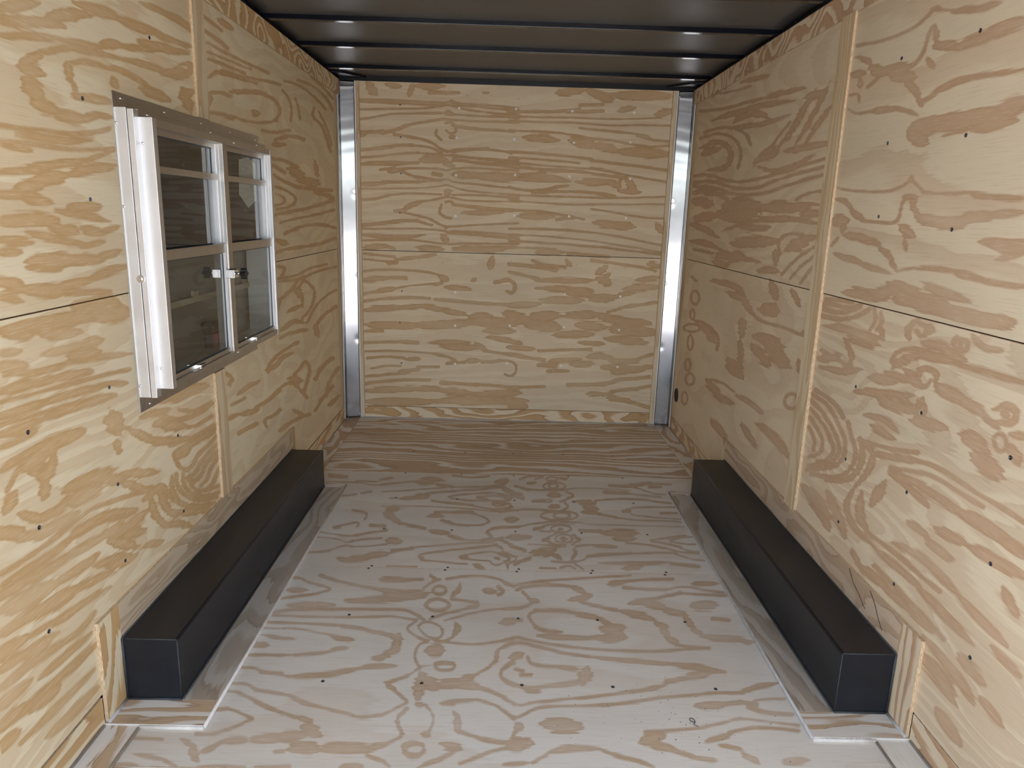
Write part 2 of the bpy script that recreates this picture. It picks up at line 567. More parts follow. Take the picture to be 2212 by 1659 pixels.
# ------------------------------------------------------------------ drawn growth ring bands
# Each line: half width, then the points of a band's centre line (photo crop pixels; the header
# gives the surface, the crop's corner and its scale). E = a closed ring: centre, radii, half width.
GRAIN = """
# floor near sheet
>FL 550 1240 3.95
10: 330 30 400 35 450 70 600 105 660 128 560 160 400 185 220 210; 25: 290 135 420 135; 13: 560 10 700 60 900 100 1080 130; 25: 1080 135 1250 160
40: 1150 175 1300 190 1440 170; 10: 1440 120 1530 60 1580 45; 22: 1080 45 1280 50; 12: 1280 50 1430 45
28: 300 270 450 265 650 265; 28: 800 230 1100 215 1300 220; 12: 150 320 400 300 700 300 1000 300 1250 300 1330 320 1400 360 1440 385
9: 130 355 300 355 500 365 860 370 1050 360 1200 358 1300 380 1380 392; 9: 100 410 300 415 480 420 750 440; 16: 750 445 900 460 1000 490 1080 500
16: 1080 500 1180 530; 40: 1220 560 1200 640; 28: 1180 650 1100 710 1020 720; 18: 1200 790 1000 785 850 810; 25: 850 815 700 850 500 865 300 870; 9: 300 870 150 850 50 840
7: 70 460 200 465 330 460 500 490 640 520; 22: 640 525 720 545 830 560; 18: 780 630 680 640; 11: 680 650 560 680 350 690; 8: 350 690 150 688 0 685
17: 80 520 200 545 340 555; 12: 0 610 60 605; 20: 1750 100 1740 140 1690 180; 13: 1680 215 1800 225 1900 245; 18: 1900 245 1900 270 1820 290; 11: 1820 295 1650 330 1500 380
8: 1620 400 1750 360 1950 310 2212 292; 8: 1400 440 1430 410 1500 408 1580 440 1610 490 1590 540 1530 555 1450 520 1400 460; 9: 1380 400 1320 440 1295 470 1360 520 1420 550 1480 575
24: 1720 430 1740 470 1700 520; 9: 1690 540 1620 570; 8: 1540 570 1660 585 1850 600 2000 590 2150 565 2212 545; 10: 1470 580 1400 600 1370 660 1365 720 1390 770 1410 790; 6: 1410 790 1500 780
58: 1520 650 1560 650; 15: 1540 770 1600 755 1700 765 1710 790 1680 820 1580 825 1540 790; 7: 1410 795 1350 840 1300 870; 13: 1300 870 1200 905 1130 930; 20: 1130 940 1190 980; 10: 1190 990 1260 1050 1300 1085
55: 1420 930 1400 990; 55: 1480 920 1520 950; 38: 1430 870 1450 900; 25: 1400 1040 1390 1060; 42: 1600 940 1750 930; 32: 1750 915 1860 870; 13: 1880 860 1980 810 2060 740; 18: 2060 740 2070 660; 10: 2070 660 2130 610 2212 580
38: 1750 950 1900 960; 14: 1900 970 2050 1010 2130 1060; 12: 2130 1060 2212 1110; 14: 2212 760 2110 810 2095 870 2140 920 2212 950
8: 0 990 150 1000 300 1040; 18: 300 1040 400 1090 500 1120; 12: 500 1120 700 1170 850 1205; 17: 850 1215 950 1220 1080 1205; 9: 1080 1205 1200 1150 1300 1095
16: 0 1080 60 1110; 12: 60 1110 200 1170 350 1220; 30: 400 1230 480 1270; 58: 450 1310 510 1350; 48: 400 1380 250 1390; 32: 250 1390 100 1400 0 1410; 60: 350 1480 500 1490; 55: 600 1490 800 1490 980 1500; 28: 1000 1480 1100 1460; 12: 1100 1455 1250 1390; 14: 950 1540 1060 1580 1150 1640
16: 1300 1150 1230 1210 1210 1260 1250 1340 1260 1360; 22: 1390 1110 1420 1115; 10: 1460 1120 1520 1190 1530 1260 1490 1340; 26: 1450 1370 1470 1375; E 1362 1495 85 55 26; E 1577 138 55 36 12; E 1560 265 100 48 13
18: 1700 1180 1740 1220; 33: 1730 1250 1730 1310; 14: 1740 1350 1900 1390; 10: 1700 1120 1600 1110; 18: 1600 1100 1750 1080 1900 1075; 10: 1900 1075 2050 1110 2150 1190 2212 1240; 22: 1900 1400 2050 1430 2212 1450; 36: 1620 1450 1740 1480; 18: 1740 1490 1650 1550 1500 1610 1400 1650; 13: 2212 1480 2050 1500 1900 1560 1750 1620
14: 0 1645 300 1640; 28: 750 1650 900 1640; 15: 2080 110 2130 150 2080 180; 24: 1970 140 2040 150; 12: 1500 10 1540 40; 10: 1640 40 1750 20 1900 12 2050 30 2150 75 2212 110; 33: 2130 410 2212 400
>FL 1090 1240 3.3015
8: 0 70 60 85 110 75 200 55 400 40 700 22 900 10; 11: 85 115 130 90 250 80 420 82 500 95; 20: 500 100 560 125; 10: 560 140 620 150; 20: 600 165 470 185; 12: 540 195 650 230 800 255; 24: 850 265 950 290 1060 330; 20: 1080 350 1150 375; 26: 1130 400 1160 440; 24: 1170 460 1220 490; 11: 1220 505 1330 520 1460 530
10: 130 130 170 165; 19: 190 185 230 195; 10: 200 205 130 240 0 248; 10: 220 265 165 290 190 340 230 380; 12: 220 262 400 255 500 275; 20: 500 280 600 300 680 315; 18: 690 330 760 360; 34: 740 380 830 380; 38: 720 400 820 430; 24: 640 450 750 465 850 460; 18: 640 460 450 455 250 440; 15: 230 390 300 410 400 410
8: 0 470 90 445 200 480 400 510 650 540 850 550 1050 552 1200 545 1400 530; 10: 0 520 100 480 250 520 400 560 600 590; 16: 600 590 800 610 1000 625 1200 645; 24: 1200 645 1400 670 1550 695; 25: 1450 710 1300 735; 20: 1300 740 1150 770; 18: 1150 790 1000 830 850 845; 10: 850 845 600 880 350 900 180 920; 9: 180 920 120 935 60 920 0 890
26: 60 590 110 575; 10: 60 620 0 660; 10: 165 590 180 640 250 655 400 660; 16: 400 665 520 680; 44: 580 710 570 740; 17: 560 765 450 785 300 800; 12: 300 800 180 820 100 800 30 770 0 750; 18: 150 825 240 830; 13: 80 680 130 695; 11: 110 720 190 720
9: 0 980 70 1025 120 1015 200 965 300 945 500 940 700 935; 12: 700 935 900 915 1100 885; 10: 1100 885 1300 865 1500 850 1700 850; 17: 1700 840 1800 800 1940 780; 28: 100 1085 105 1090; 14: 90 1110 60 1150; 50: 110 1215 60 1215; 34: 150 1200 170 1205; 40: 300 1065 450 1055; 55: 350 1090 500 1095
18: 750 70 850 60; 9: 850 50 1000 40 1200 35; 11: 850 95 1000 110 1150 110; 7: 1150 110 1280 88 1400 110 1560 130; 20: 900 210 1020 190; 12: 1020 185 1150 160 1250 135; 8: 1250 135 1400 148 1580 155; 28: 1000 210 1130 235; 24: 1150 260 1280 290; 24: 1290 310 1330 360; 18: 1330 380 1400 430; 20: 1400 440 1550 460 1700 465; 17: 1700 480 1760 485; 31: 1350 225 1490 225; 17: 1350 70 1510 70
28: 1380 940 1550 935; 13: 1550 930 1680 915; 12: 1680 910 1800 930; 13: 1740 950 1850 990 2050 1000; 8: 1780 900 1900 890 2000 890; 10: 1000 1130 1200 1115 1400 1100 1550 1060 1680 1030; 7: 1680 1030 1850 1050 2100 1080; 40: 1100 1160 1000 1190; 24: 1050 1215 1200 1250; 12: 1200 1260 1350 1300; 20: 1350 1310 1500 1335
20: 1450 1190 1600 1150; 10: 1600 1130 1750 1095 1900 1095 2100 1120; 17: 1550 1220 1680 1250; 20: 1700 1280 1800 1340; 16: 0 1360 150 1350; 12: 200 1345 300 1290; 24: 330 1270 450 1240 650 1245; 16: 700 1260 800 1300 950 1330 1050 1370; 24: 2000 1340 2150 1330; 13: 1480 320 1600 330; 13: 0 330 120 330
>FL 230 1380 3.342
13: 650 685 760 690 870 660; 9: 870 660 960 620 1050 580; 9: 1050 575 960 530 870 500; 15: 790 510 860 505; 8: 870 375 950 385; 13: 950 390 1050 430 1150 490; 12: 1150 490 1270 540; 8: 900 320 1010 320 1080 370 1270 400; 11: 960 205 1080 210 1120 240 1270 245; 8: 1010 115 1270 118; 17: 1040 45 1160 45
19: 550 730 640 780; 32: 620 810 640 850; 20: 700 810 780 780; 13: 780 770 850 740; 24: 860 740 1000 725; 28: 1050 720 1270 710; 15: 200 830 320 850 420 870; 12: 420 880 500 920; 13: 180 715 400 725; 10: 650 930 800 915 1000 925; 17: 60 910 200 915; 13: 1220 820 1270 815
>FL 640 1000 4.608
6: 280 185 500 190 650 200 780 225 950 205; 19: 330 125 500 140; 13: 830 170 950 150; 8: 800 185 600 175; 8: 850 215 1000 200 1150 185; 28: 1200 190 1350 200; 23: 1280 150 1450 170; 15: 1400 215 1550 240; 8: 1550 240 1800 240 2000 225 2080 210
8: 460 330 600 310; 12: 650 300 750 285; 7: 850 285 1050 280 1250 260 1500 245; 8: 930 350 1010 345; 22: 1050 350 1200 340; 30: 1200 330 1300 330; 11: 1300 300 1500 285 1800 265 1950 250 2040 240; 12: 1350 375 1550 400 1750 420; 8: 1750 425 1900 455 2010 465 2100 445; 20: 2060 250 2120 290; 26: 2150 310 2212 330
9: 1510 335 1650 315 1850 300 1960 295 2050 310 2140 340 2130 365 2050 378 1900 375 1700 375 1560 355 1510 335; 9: 1800 340 1950 325 2050 335 2090 355; 9: 1800 340 1900 360; 17: 1970 395 2060 400; 8: 1950 410 2000 435 2060 425 2110 400 2140 420 2120 450; 6: 850 432 1100 430 1400 435 1700 455 1900 475 2020 490 2120 478 2212 470
30: 920 460 1000 455; 34: 900 510 940 520; 23: 950 550 1020 590; 17: 1020 595 1150 625 1280 650; 28: 1350 680 1500 700; 23: 1520 730 1650 755; 8: 1650 765 1850 770 2000 755 2050 740; 23: 1320 530 1450 530; 15: 1380 490 1550 490 1750 495; 10: 1750 500 1880 540 1920 580; 9: 1920 590 1850 620 1700 625; 18: 1450 570 1550 600; 12: 1550 610 1700 625
13: 1900 690 1930 655 2050 640 2212 635; 15: 1900 690 1930 720 1950 745 1850 770; 30: 2100 560 2180 560; 18: 2130 725 2212 725; 13: 560 470 660 480 710 515 680 560; 9: 370 640 450 620 600 590 630 605 600 635; 15: 380 645 430 640; 18: 740 620 880 630; 13: 900 670 750 690 600 720; 8: 220 690 400 710 500 730 600 720
8: 200 740 350 745 430 765 490 790 560 780; 10: 560 775 700 755 850 750; 32: 920 770 1020 780; 8: 900 810 700 830 550 835; 8: 550 830 480 820 400 845 330 870; 13: 330 875 200 885 110 890; 9: 2050 750 1950 790 1700 800 1400 820 1150 845; 18: 1150 850 950 880; 32: 900 900 700 920; 36: 700 950 550 950; 26: 550 980 420 950; 10: 900 1025 1200 1030; 9: 2060 770 2120 800 2212 850
20: 1230 930 1260 960; 10: 1240 910 1400 880 1700 855 1900 830 1990 815; 13: 1990 820 2050 850; 8: 2050 880 2130 910 2200 945 2170 980 2110 1000 2105 1050; 8: 1290 970 1500 990 1700 1005; 24: 1780 1020 1850 1040; 22: 1640 935 1690 935; 8: 1680 915 1850 890 1950 880 2080 915 2130 950 2110 975 2060 985 2030 1010 1980 1020 1940 1000 1930 975 1800 970 1660 950; 12: 1980 945 2020 955
28: 1280 70 1500 80; 36: 1700 80 2100 80; 10: 1560 125 1750 150 1920 130; 8: 580 80 700 50 1000 35 1500 15; 8: 950 80 1000 55 1200 40; 13: 720 70 850 75; 18: 1990 190 2100 170
>FL 1080 1000 4.608
E 517 158 55 20 8; 8: 350 160 430 140; 13: 600 155 660 160; E 532 230 45 24 8; E 540 232 110 38 9; 31: 505 320 575 320; 12: 660 290 750 320 660 365 600 385; E 470 378 48 13 8; 15: 330 380 420 378; 23: 505 435 575 435; 10: 640 390 690 440 620 470; E 615 525 80 30 12; E 590 525 185 45 11
E 608 655 100 36 9; 15: 590 662 615 662; 15: 340 660 430 640; 8: 430 630 540 605 640 600 740 610; 8: 400 680 500 685; E 635 757 85 45 8; 24: 625 755 640 757; 17: 430 770 480 755; 10: 480 735 560 705; 10: 480 785 560 815 640 825; 15: 730 720 790 760; 10: 790 770 720 810; 7: 280 810 450 820 650 830
32: 330 890 450 890; 28: 460 920 540 870; 24: 540 920 600 950; 19: 740 860 760 900 720 950; 8: 400 850 520 850 600 835; 28: 60 180 0 185; 23: 30 250 120 290; 26: 200 320 220 345; 10: 0 320 80 330 120 350 80 375; 18: 10 410 40 400; 13: 100 430 130 440 60 465; 10: 0 490 120 470 280 460 450 468 540 480
12: 200 160 300 130 420 120; 13: 150 230 280 265; 15: 280 200 350 195; 10: 280 265 400 270 520 275 620 270; 6: 620 270 700 255 850 250 1050 260 1300 275; 17: 1040 290 1250 300; 9: 1250 305 1450 325 1600 340; 9: 1330 240 1450 215 1560 205 1700 215; 8: 1340 245 1450 280 1550 310 1650 315; 15: 1490 238 1600 240; 15: 1090 225 1300 230; 11: 1300 215 1500 195
11: 720 385 900 375; 18: 800 395 950 400; 27: 850 440 960 460; 20: 830 490 980 500; 10: 950 375 1150 355 1400 360 1550 385 1700 400; 12: 980 510 1150 540; 8: 1150 545 1400 575 1650 575 1800 590; 19: 1230 480 1290 480; 10: 1260 460 1350 445 1500 440 1740 440; 7: 1300 510 1500 540 1700 555 1800 560; 13: 1600 500 1760 500
8: 0 640 150 640 300 610 450 590 550 580; 6: 600 580 750 590 900 615 1200 620 1500 628 1830 635; 19: 800 670 1000 680; 40: 1050 700 1350 700; 32: 1150 750 1330 750; 10: 1250 795 1450 810 1650 850 1800 890 1980 900; 10: 1500 770 1650 745 1850 725; 10: 1510 780 1650 800 1800 840; 8: 1690 775 1800 740 1920 735; 8: 1700 785 1850 810 1950 810; 7: 1800 850 1900 880 1990 880; 28: 90 740 290 735
10: 760 830 870 815 950 820; 23: 950 830 1150 840; 18: 880 930 1050 910 1300 900; 10: 1300 900 1550 895 1750 900; 8: 1750 905 1900 960 2030 970; 10: 880 935 800 980 700 990; 13: 520 980 600 990 700 990; 20: 1000 1000 1300 1000 1700 990; 32: 1250 1050 1380 1030; 18: 1700 1000 1980 1030; 10: 740 1000 830 1060; 13: 400 1045 550 1050; 10: 600 1040 680 1020 750 1050
12: 0 770 60 790 110 830; 19: 120 830 250 870; 8: 0 900 100 940 180 930; 10: 0 910 80 940 95 960 50 985; 18: 150 1010 220 970 300 950; 7: 60 1000 80 1050; 8: 0 15 400 20 900 30 1800 30; 17: 200 95 350 95; 15: 700 90 1000 95; 11: 1300 90 1800 140; 18: 0 90 150 100
# left wall, upper near panel
>LW 0 0 2.37
28: 0 40 100 30 170 20; 26: 0 100 100 110 200 110 300 130; 33: 250 90 400 70; 18: 400 80 480 60; 23: 400 20 500 50 600 90; 20: 600 90 700 140 800 170; 12: 800 180 900 215 970 235; 15: 0 175 80 185 200 190 300 195; 13: 300 200 420 225 530 245; 20: 540 220 600 230; 13: 600 230 720 250 850 250; 18: 720 215 850 250 950 270; 14: 730 15 830 60 950 120 970 150
23: 110 330 200 280; 13: 200 270 300 255 380 245; 11: 380 250 500 275 620 300; 13: 620 300 750 330 850 370; 18: 850 375 930 360; 13: 930 330 975 325 975 370 930 400 880 390; 33: 130 350 190 370; 40: 150 430 190 480; 33: 190 520 260 560; 28: 300 590 420 610; 18: 420 610 500 590; 11: 500 590 560 600
17: 345 340 360 400; 11: 340 330 420 310 500 330 540 345; 11: 540 345 600 350 680 390 760 440; 23: 740 460 840 500; 20: 390 490 500 510 560 520; 11: 380 440 390 490; 17: 580 410 590 430; 10: 0 640 150 660 300 680 420 690 560 660; 16: 100 690 300 720 450 720; 8: 0 720 200 745 400 770 580 760; 11: 0 740 150 770
20: 0 880 150 870 300 840 450 820; 10: 450 820 580 770; 33: 200 920 320 900; 28: 100 960 200 950; 23: 0 1000 100 1000; 23: 350 890 500 860 580 850; 23: 380 1060 500 1060; 13: 300 1080 450 1110 550 1130; 18: 130 1020 250 1030; 33: 0 1130 150 1125 260 1130; 23: 260 1150 340 1190; 18: 340 1170 380 1180; 20: 440 1175 520 1195; 13: 520 1190 600 1160
16: 150 1190 300 1230 430 1250; 13: 430 1260 520 1240; 18: 0 1230 150 1240; 16: 0 1290 90 1290; 38: 180 1330 350 1330; 28: 350 1330 500 1330; 15: 500 1320 600 1290; 13: 150 1370 300 1380; 33: 0 1440 100 1460; 37: 150 1480 300 1490; 28: 300 1480 450 1440; 17: 450 1430 550 1390 640 1370; 16: 0 1520 100 1540; 13: 350 1510 550 1490; 23: 940 480 970 550; 15: 930 490 980 470
# left wall, lower near panel
>LW 0 600 2.073
33: 50 230 200 200 400 170; 38: 350 130 500 120; 28: 450 180 560 160; 23: 20 250 120 260; 28: 200 250 330 240; 13: 0 340 80 330; 18: 0 400 100 390; 16: 200 340 380 300; 10: 20 440 100 420; 23: 330 350 420 330; 20: 380 300 440 280; 13: 50 430 200 420 300 390; 11: 300 390 420 360 580 340
20: 0 510 120 480 250 450; 16: 250 450 400 420; 8: 0 560 150 520 300 480 450 440 580 410; 18: 0 620 100 590 200 560; 16: 200 560 350 510 450 490; 11: 450 480 560 470; 10: 0 660 150 620 300 570 450 540; 23: 0 700 80 680 180 640; 18: 180 640 300 590 400 560 500 530; 11: 0 760 60 740 150 690
28: 510 620 530 650 510 670; 23: 490 640 500 650; 11: 520 690 535 700; 15: 525 740 530 770; 13: 0 870 100 800 200 740; 28: 160 800 250 730; 26: 250 730 340 700; 33: 130 850 180 820; 20: 130 870 200 890 230 850 240 790; 11: 340 690 370 680; 21: 205 930 195 970; 23: 300 950 400 900 500 860; 33: 330 1000 430 950; 28: 420 900 520 900; 17: 550 880 700 870; 18: 560 920 650 950
23: 60 980 30 1040; 18: 100 1060 180 1080; 17: 180 1080 270 1040 300 990; 28: 0 1140 100 1150; 23: 100 1170 220 1130 330 1060; 10: 100 830 60 900 30 960; 17: 580 680 700 740 820 720; 23: 720 660 800 660; 13: 640 620 750 590; 28: 750 540 900 490; 10: 680 600 780 640 880 620 950 560; 8: 800 590 870 600 930 570; 8: 700 650 850 680 950 620; 10: 760 750 880 710 960 660
10: 780 790 800 850 840 860; 23: 800 790 830 770; 13: 830 760 900 720 960 680; 9: 830 860 870 840 880 800 930 750 970 710; 9: 840 900 880 870 900 820 940 780 975 740; 9: 860 920 900 890 915 840 950 800 980 770; 8: 900 930 930 900 940 860 980 800; 8: 920 950 950 930 970 880 985 850
10: 790 880 790 930 830 980 900 1000 970 980; 9: 820 880 820 930 860 970 920 980 985 960; 9: 850 890 860 940 900 960 985 930; 11: 770 900 770 960 800 1010 870 1030 950 1010; 17: 720 960 740 1030 780 1060; 13: 780 1050 850 1050 920 1040; 17: 680 1000 690 1060 730 1100; 13: 740 1110 800 1100 850 1110; 11: 770 990 730 930 700 940 650 990
10: 0 1330 100 1270 200 1200 300 1120 400 1040 500 1000 600 970 680 940; 13: 0 1390 120 1310 240 1230 330 1150; 20: 330 1150 420 1090; 13: 420 1080 520 1050 600 1040; 8: 250 1230 350 1140 450 1090 540 1080 600 1050; 23: 0 1430 100 1370; 20: 100 1370 200 1310 300 1250; 17: 300 1250 420 1180 520 1130; 33: 480 1150 560 1120; 23: 560 1130 640 1060
28: 0 1500 120 1440 250 1370; 18: 250 1370 350 1310 430 1250; 20: 500 1180 600 1200; 17: 560 1160 640 1130; 13: 430 1290 500 1260 560 1240; 20: 500 1290 590 1250; 13: 660 1200 720 1180; 28: 60 1560 200 1480 330 1400; 15: 330 1400 430 1350 500 1320; 13: 150 1600 280 1520 400 1440 480 1390; 18: 0 1600 100 1540; 11: 280 1640 380 1560 420 1500; 24: 0 1680 100 1620; 20: 0 1760 120 1680 250 1600; 16: 0 1840 150 1720 300 1620; 22: 0 1920 130 1810; 16: 60 1990 200 1850 330 1730 430 1640; 26: 0 1700 60 1660; 20: 120 1700 220 1630; 14: 180 1790 300 1690 400 1600; 22: 0 2020 90 1930; 12: 100 2080 220 1960 330 1850 420 1760; 24: 0 2110 70 2040; 16: 220 2050 330 1940 430 1840; 20: 150 1930 250 1840
# left wall, upper far panel
>LW 200 150 3.95
28: 1000 250 990 290; 17: 1000 60 1030 40; 13: 1000 200 1090 190 1180 230; 23: 1190 190 1300 190 1440 200; 11: 1050 20 1200 60 1400 120; 10: 1100 10 1300 70 1500 100 1600 130; 13: 1440 200 1540 250 1590 310 1600 380 1560 430; 13: 1000 370 1100 380 1200 420; 10: 1180 400 1300 440 1450 460 1570 440; 28: 1380 370 1400 380; 10: 1620 180 1680 250 1700 350 1690 440
13: 1450 520 1560 540 1680 520; 8: 1730 250 1760 330 1770 430; 10: 1640 100 1780 140 1900 240 1990 340; 10: 1750 90 1900 150 2000 250 2050 350; 8: 1860 60 1970 150 2050 250; 10: 1890 330 1870 400 1960 480 2000 600 2030 700; 8: 1930 360 2000 500 2040 640; 15: 1560 600 1700 560 1800 600; 18: 1540 640 1640 640; 13: 1530 760 1650 780 1750 830; 33: 1700 860 1780 900; 38: 1780 950 1900 970; 18: 1900 800 1920 900
13: 1540 820 1640 880; 13: 1550 900 1640 960 1760 1010 1900 1020 2040 1030; 10: 1560 1000 1650 1030 1750 1100 1700 1170 1570 1200; 8: 1560 1060 1640 1090 1640 1140 1560 1160; 13: 1560 1240 1700 1210 1850 1180 2050 1120; 10: 1600 1310 1750 1270 1900 1240 2060 1200; 13: 1640 1400 1800 1330 1950 1320 2070 1350; 23: 1580 1460 1650 1480; 13: 1570 1560 1700 1520 1900 1500 2070 1440; 15: 1900 1050 2050 1090
12: 900 -480 1000 -420 1100 -330; 14: 960 -330 1080 -250 1150 -180; 10: 980 -230 1120 -150 1300 -60 1500 30; 8: 980 -150 1150 -80 1350 0; 10: 990 -90 1150 -30 1300 30; 24: 1080 -420 1180 -350
# left wall, lower far panel
>LW 200 520 3.95
13: 1580 220 1650 230 1620 290; 8: 1580 320 1750 300 1850 230 2000 200; 8: 1580 350 1780 330 1880 270 2080 220; 13: 1600 500 1700 420 1740 350 1800 310; 28: 1740 420 1780 480; 10: 1760 400 1800 330 1850 370 1900 420 1880 540 1830 620 1790 660; 18: 1680 600 1760 560; 10: 1790 480 1790 560; 13: 1600 520 1570 600; 20: 1610 760 1720 680 1800 700; 13: 1600 830 1700 780 1830 760; 8: 1830 700 1900 560 2000 460 2080 420
13: 1900 740 1950 650 2080 560; 23: 1920 800 1900 740; 15: 1130 1130 1200 1170 1170 1230; 18: 1480 1100 1560 1080 1610 1000 1700 960; 13: 1500 1120 1500 1060 1600 950 1750 870; 13: 1720 1140 1800 1050 1820 1020 1860 1100 1830 1200 1800 1300; 28: 1700 1180 1760 1190; 13: 1560 1300 1640 1220 1720 1210 1830 1340; 15: 1400 1420 1500 1360 1600 1270; 20: 1280 1480 1400 1450
13: 1480 1580 1460 1520 1540 1500 1600 1440; 18: 1150 1520 1230 1480; 15: 2050 1000 1950 1080 1900 1180; 13: 2100 1080 2020 1200 1990 1320; 18: 2020 1400 2100 1330; 13: 1900 1450 1960 1340 2050 1240; 17: 1720 1450 1790 1480; 18: 1250 1300 1330 1240 1420 1200; 12: 1180 1400 1300 1340; 16: 1250 1640 1400 1560; 14: 1600 1620 1700 1540 1850 1480
# right wall, upper near panel
>RW 1700 0 2.183
10: 330 215 420 200 520 170 600 130 650 90 690 45; 11: 700 40 720 45; 8: 720 45 800 50; 17: 800 55 900 45 1000 15; 13: 330 270 370 275 400 310; 28: 420 330 440 335; 23: 430 345 500 325 580 310; 10: 580 305 620 290 650 230 665 170 680 130 700 125; 13: 700 130 705 170; 11: 700 190 740 230; 23: 720 220 820 220; 26: 820 215 950 170; 28: 950 165 1050 120 1118 100; 28: 500 350 580 360; 20: 570 390 610 430; 13: 610 440 630 490; 18: 670 285 685 310
11: 640 480 700 440; 17: 700 435 780 385 870 365; 15: 870 365 1000 345 1118 325; 15: 310 350 360 345; 13: 345 380 345 400; 10: 380 410 430 370; 6: 300 450 340 440 340 480; 8: 290 515 330 540 400 525; 18: 420 525 500 510; 11: 500 510 560 520 610 540; 42: 620 600 720 580; 36: 600 640 630 660; 46: 720 590 850 570; 45: 850 565 1000 530; 38: 1000 520 1118 480; 28: 900 610 1050 570
8: 240 885 300 900 400 905 500 900 560 870 590 835; 10: 590 850 640 900; 10: 640 905 750 915 850 910; 15: 850 910 950 930 1118 935; 11: 240 940 280 950 310 990; 15: 310 1000 350 1030; 10: 350 1040 450 1050 500 1055 530 1030 540 960 560 930; 13: 560 930 600 930; 13: 600 940 590 980 620 1010; 28: 640 1030 750 1050; 33: 700 1050 830 1050; 26: 830 1030 950 1020; 17: 950 1015 1118 1000; 23: 550 1080 580 1100; 11: 555 1140 560 1170; 23: 230 1040 270 1040; 11: 270 1060 260 1090
18: 280 1110 350 1120; 18: 350 1130 430 1150; 13: 430 1160 480 1200 500 1250 515 1275; 8: 515 1278 600 1265; 13: 600 1265 700 1268 800 1280; 17: 800 1285 920 1320; 15: 920 1325 1050 1345 1118 1350; 13: 235 1200 260 1210; 15: 260 1215 330 1230; 11: 330 1240 420 1270 490 1290; 8: 210 1160 240 1120; 23: 290 1380 360 1380; 33: 380 1395 480 1380; 54: 530 1370 580 1400; 46: 600 1420 750 1450; 42: 750 1470 900 1500; 36: 900 1510 1050 1520; 23: 650 1340 750 1390 850 1420
17: 920 1140 1000 1135; 38: 1000 1160 1118 1160; 18: 1000 1220 1100 1200
# right wall, lower near panel
>RW 1700 620 2.127
10: 165 75 220 80 280 100 330 90; 10: 165 100 230 120 300 110 340 80; 10: 160 130 230 150 320 140 380 100; 8: 380 200 410 150 400 100; 8: 410 200 440 160 430 120; 11: 430 190 440 230; 8: 180 55 250 60 300 70; 17: 190 180 300 200 400 230; 23: 300 230 400 260; 11: 290 360 300 310 270 250; 10: 160 290 230 330 290 370; 18: 160 330 230 320; 13: 160 370 250 390 330 380
10: 610 170 640 180 640 220 610 230 595 200; 18: 650 190 660 195; 13: 560 230 550 190 590 160; 20: 640 260 720 270; 10: 780 230 760 260 790 310; 10: 800 240 830 250 830 290 800 300 795 260; 18: 720 290 800 330; 13: 860 230 900 280 980 290; 8: 480 340 500 300 560 280 650 290; 17: 500 360 540 330 620 310; 20: 620 310 750 340; 15: 750 345 900 390 1089 440; 23: 560 400 600 440; 11: 610 380 650 370 690 400 680 440
10: 610 390 600 450 640 460 660 430; 26: 700 460 800 510; 20: 800 520 900 580; 13: 900 590 960 640; 11: 600 560 620 520; 8: 600 520 640 540 630 600 590 600 600 540; 20: 400 420 480 430; 17: 330 480 450 490 560 500; 28: 450 530 560 560; 28: 600 620 700 640; 17: 470 400 560 430; 13: 960 560 1020 540 1060 590 1030 630 970 620; 18: 1000 580 1005 585; 8: 950 690 980 670 1010 700 1000 760 960 750 950 700; 33: 830 690 900 740; 38: 880 790 960 860; 23: 1030 740 1060 800; 13: 1040 680 1089 690
9: 110 560 150 610 180 650 210 720 215 760 180 800 140 800; 9: 110 520 170 580 210 650 240 720 240 770 200 810 100 820; 9: 115 490 190 540 230 620 270 700 265 780 220 830 90 840; 9: 130 470 220 530 260 600; 8: 105 600 140 650 170 720 150 770 100 780; 8: 100 640 130 700 120 750; 10: 280 620 300 700 320 760 300 830 240 880 110 860; 11: 340 700 350 780 330 840 280 890 190 890
13: 370 740 400 760 380 840 330 900; 18: 400 640 480 690; 13: 370 590 440 600 500 660; 10: 330 700 420 730 500 750 600 760; 13: 390 760 470 780 600 800; 10: 470 780 600 800 700 830 800 900 900 960 1000 1020 1089 1080; 10: 480 830 600 850 700 880 800 950 900 1010; 18: 480 850 540 890 620 900; 20: 600 910 700 970 800 1040; 26: 800 1040 900 1090 1000 1160; 20: 1000 1170 1089 1230
11: 520 890 580 940 640 1000; 23: 440 910 400 980; 17: 340 960 330 1040 360 1110; 11: 310 920 270 990 280 1060 330 1130 400 1190; 10: 360 1120 440 1180 520 1240 620 1330 700 1400; 13: 400 1200 500 1280 600 1370; 17: 500 1180 600 1230 680 1300 780 1400; 13: 560 1080 640 1140; 23: 700 1120 800 1170; 23: 850 1200 950 1260 1089 1330; 18: 650 1170 750 1250; 11: 300 1210 330 1270; 20: 350 1290 450 1370; 15: 450 1380 560 1480; 13: 560 1480 660 1580
10: 400 1280 500 1380 620 1500 720 1620; 18: 620 1400 720 1500 850 1640; 15: 800 1430 900 1540 1000 1640; 18: 1000 1400 1050 1500; 28: 90 930 150 1000 180 1080; 20: 190 960 230 1040 260 1130; 30: 600 1680 700 1780 760 1900; 18: 640 1620 760 1760 850 1900; 22: 800 1700 900 1820; 16: 950 1660 1060 1780; 24: 700 1960 780 2080; 16: 900 1900 980 2010
# right wall, far panels
>RW 1350 150 2.212
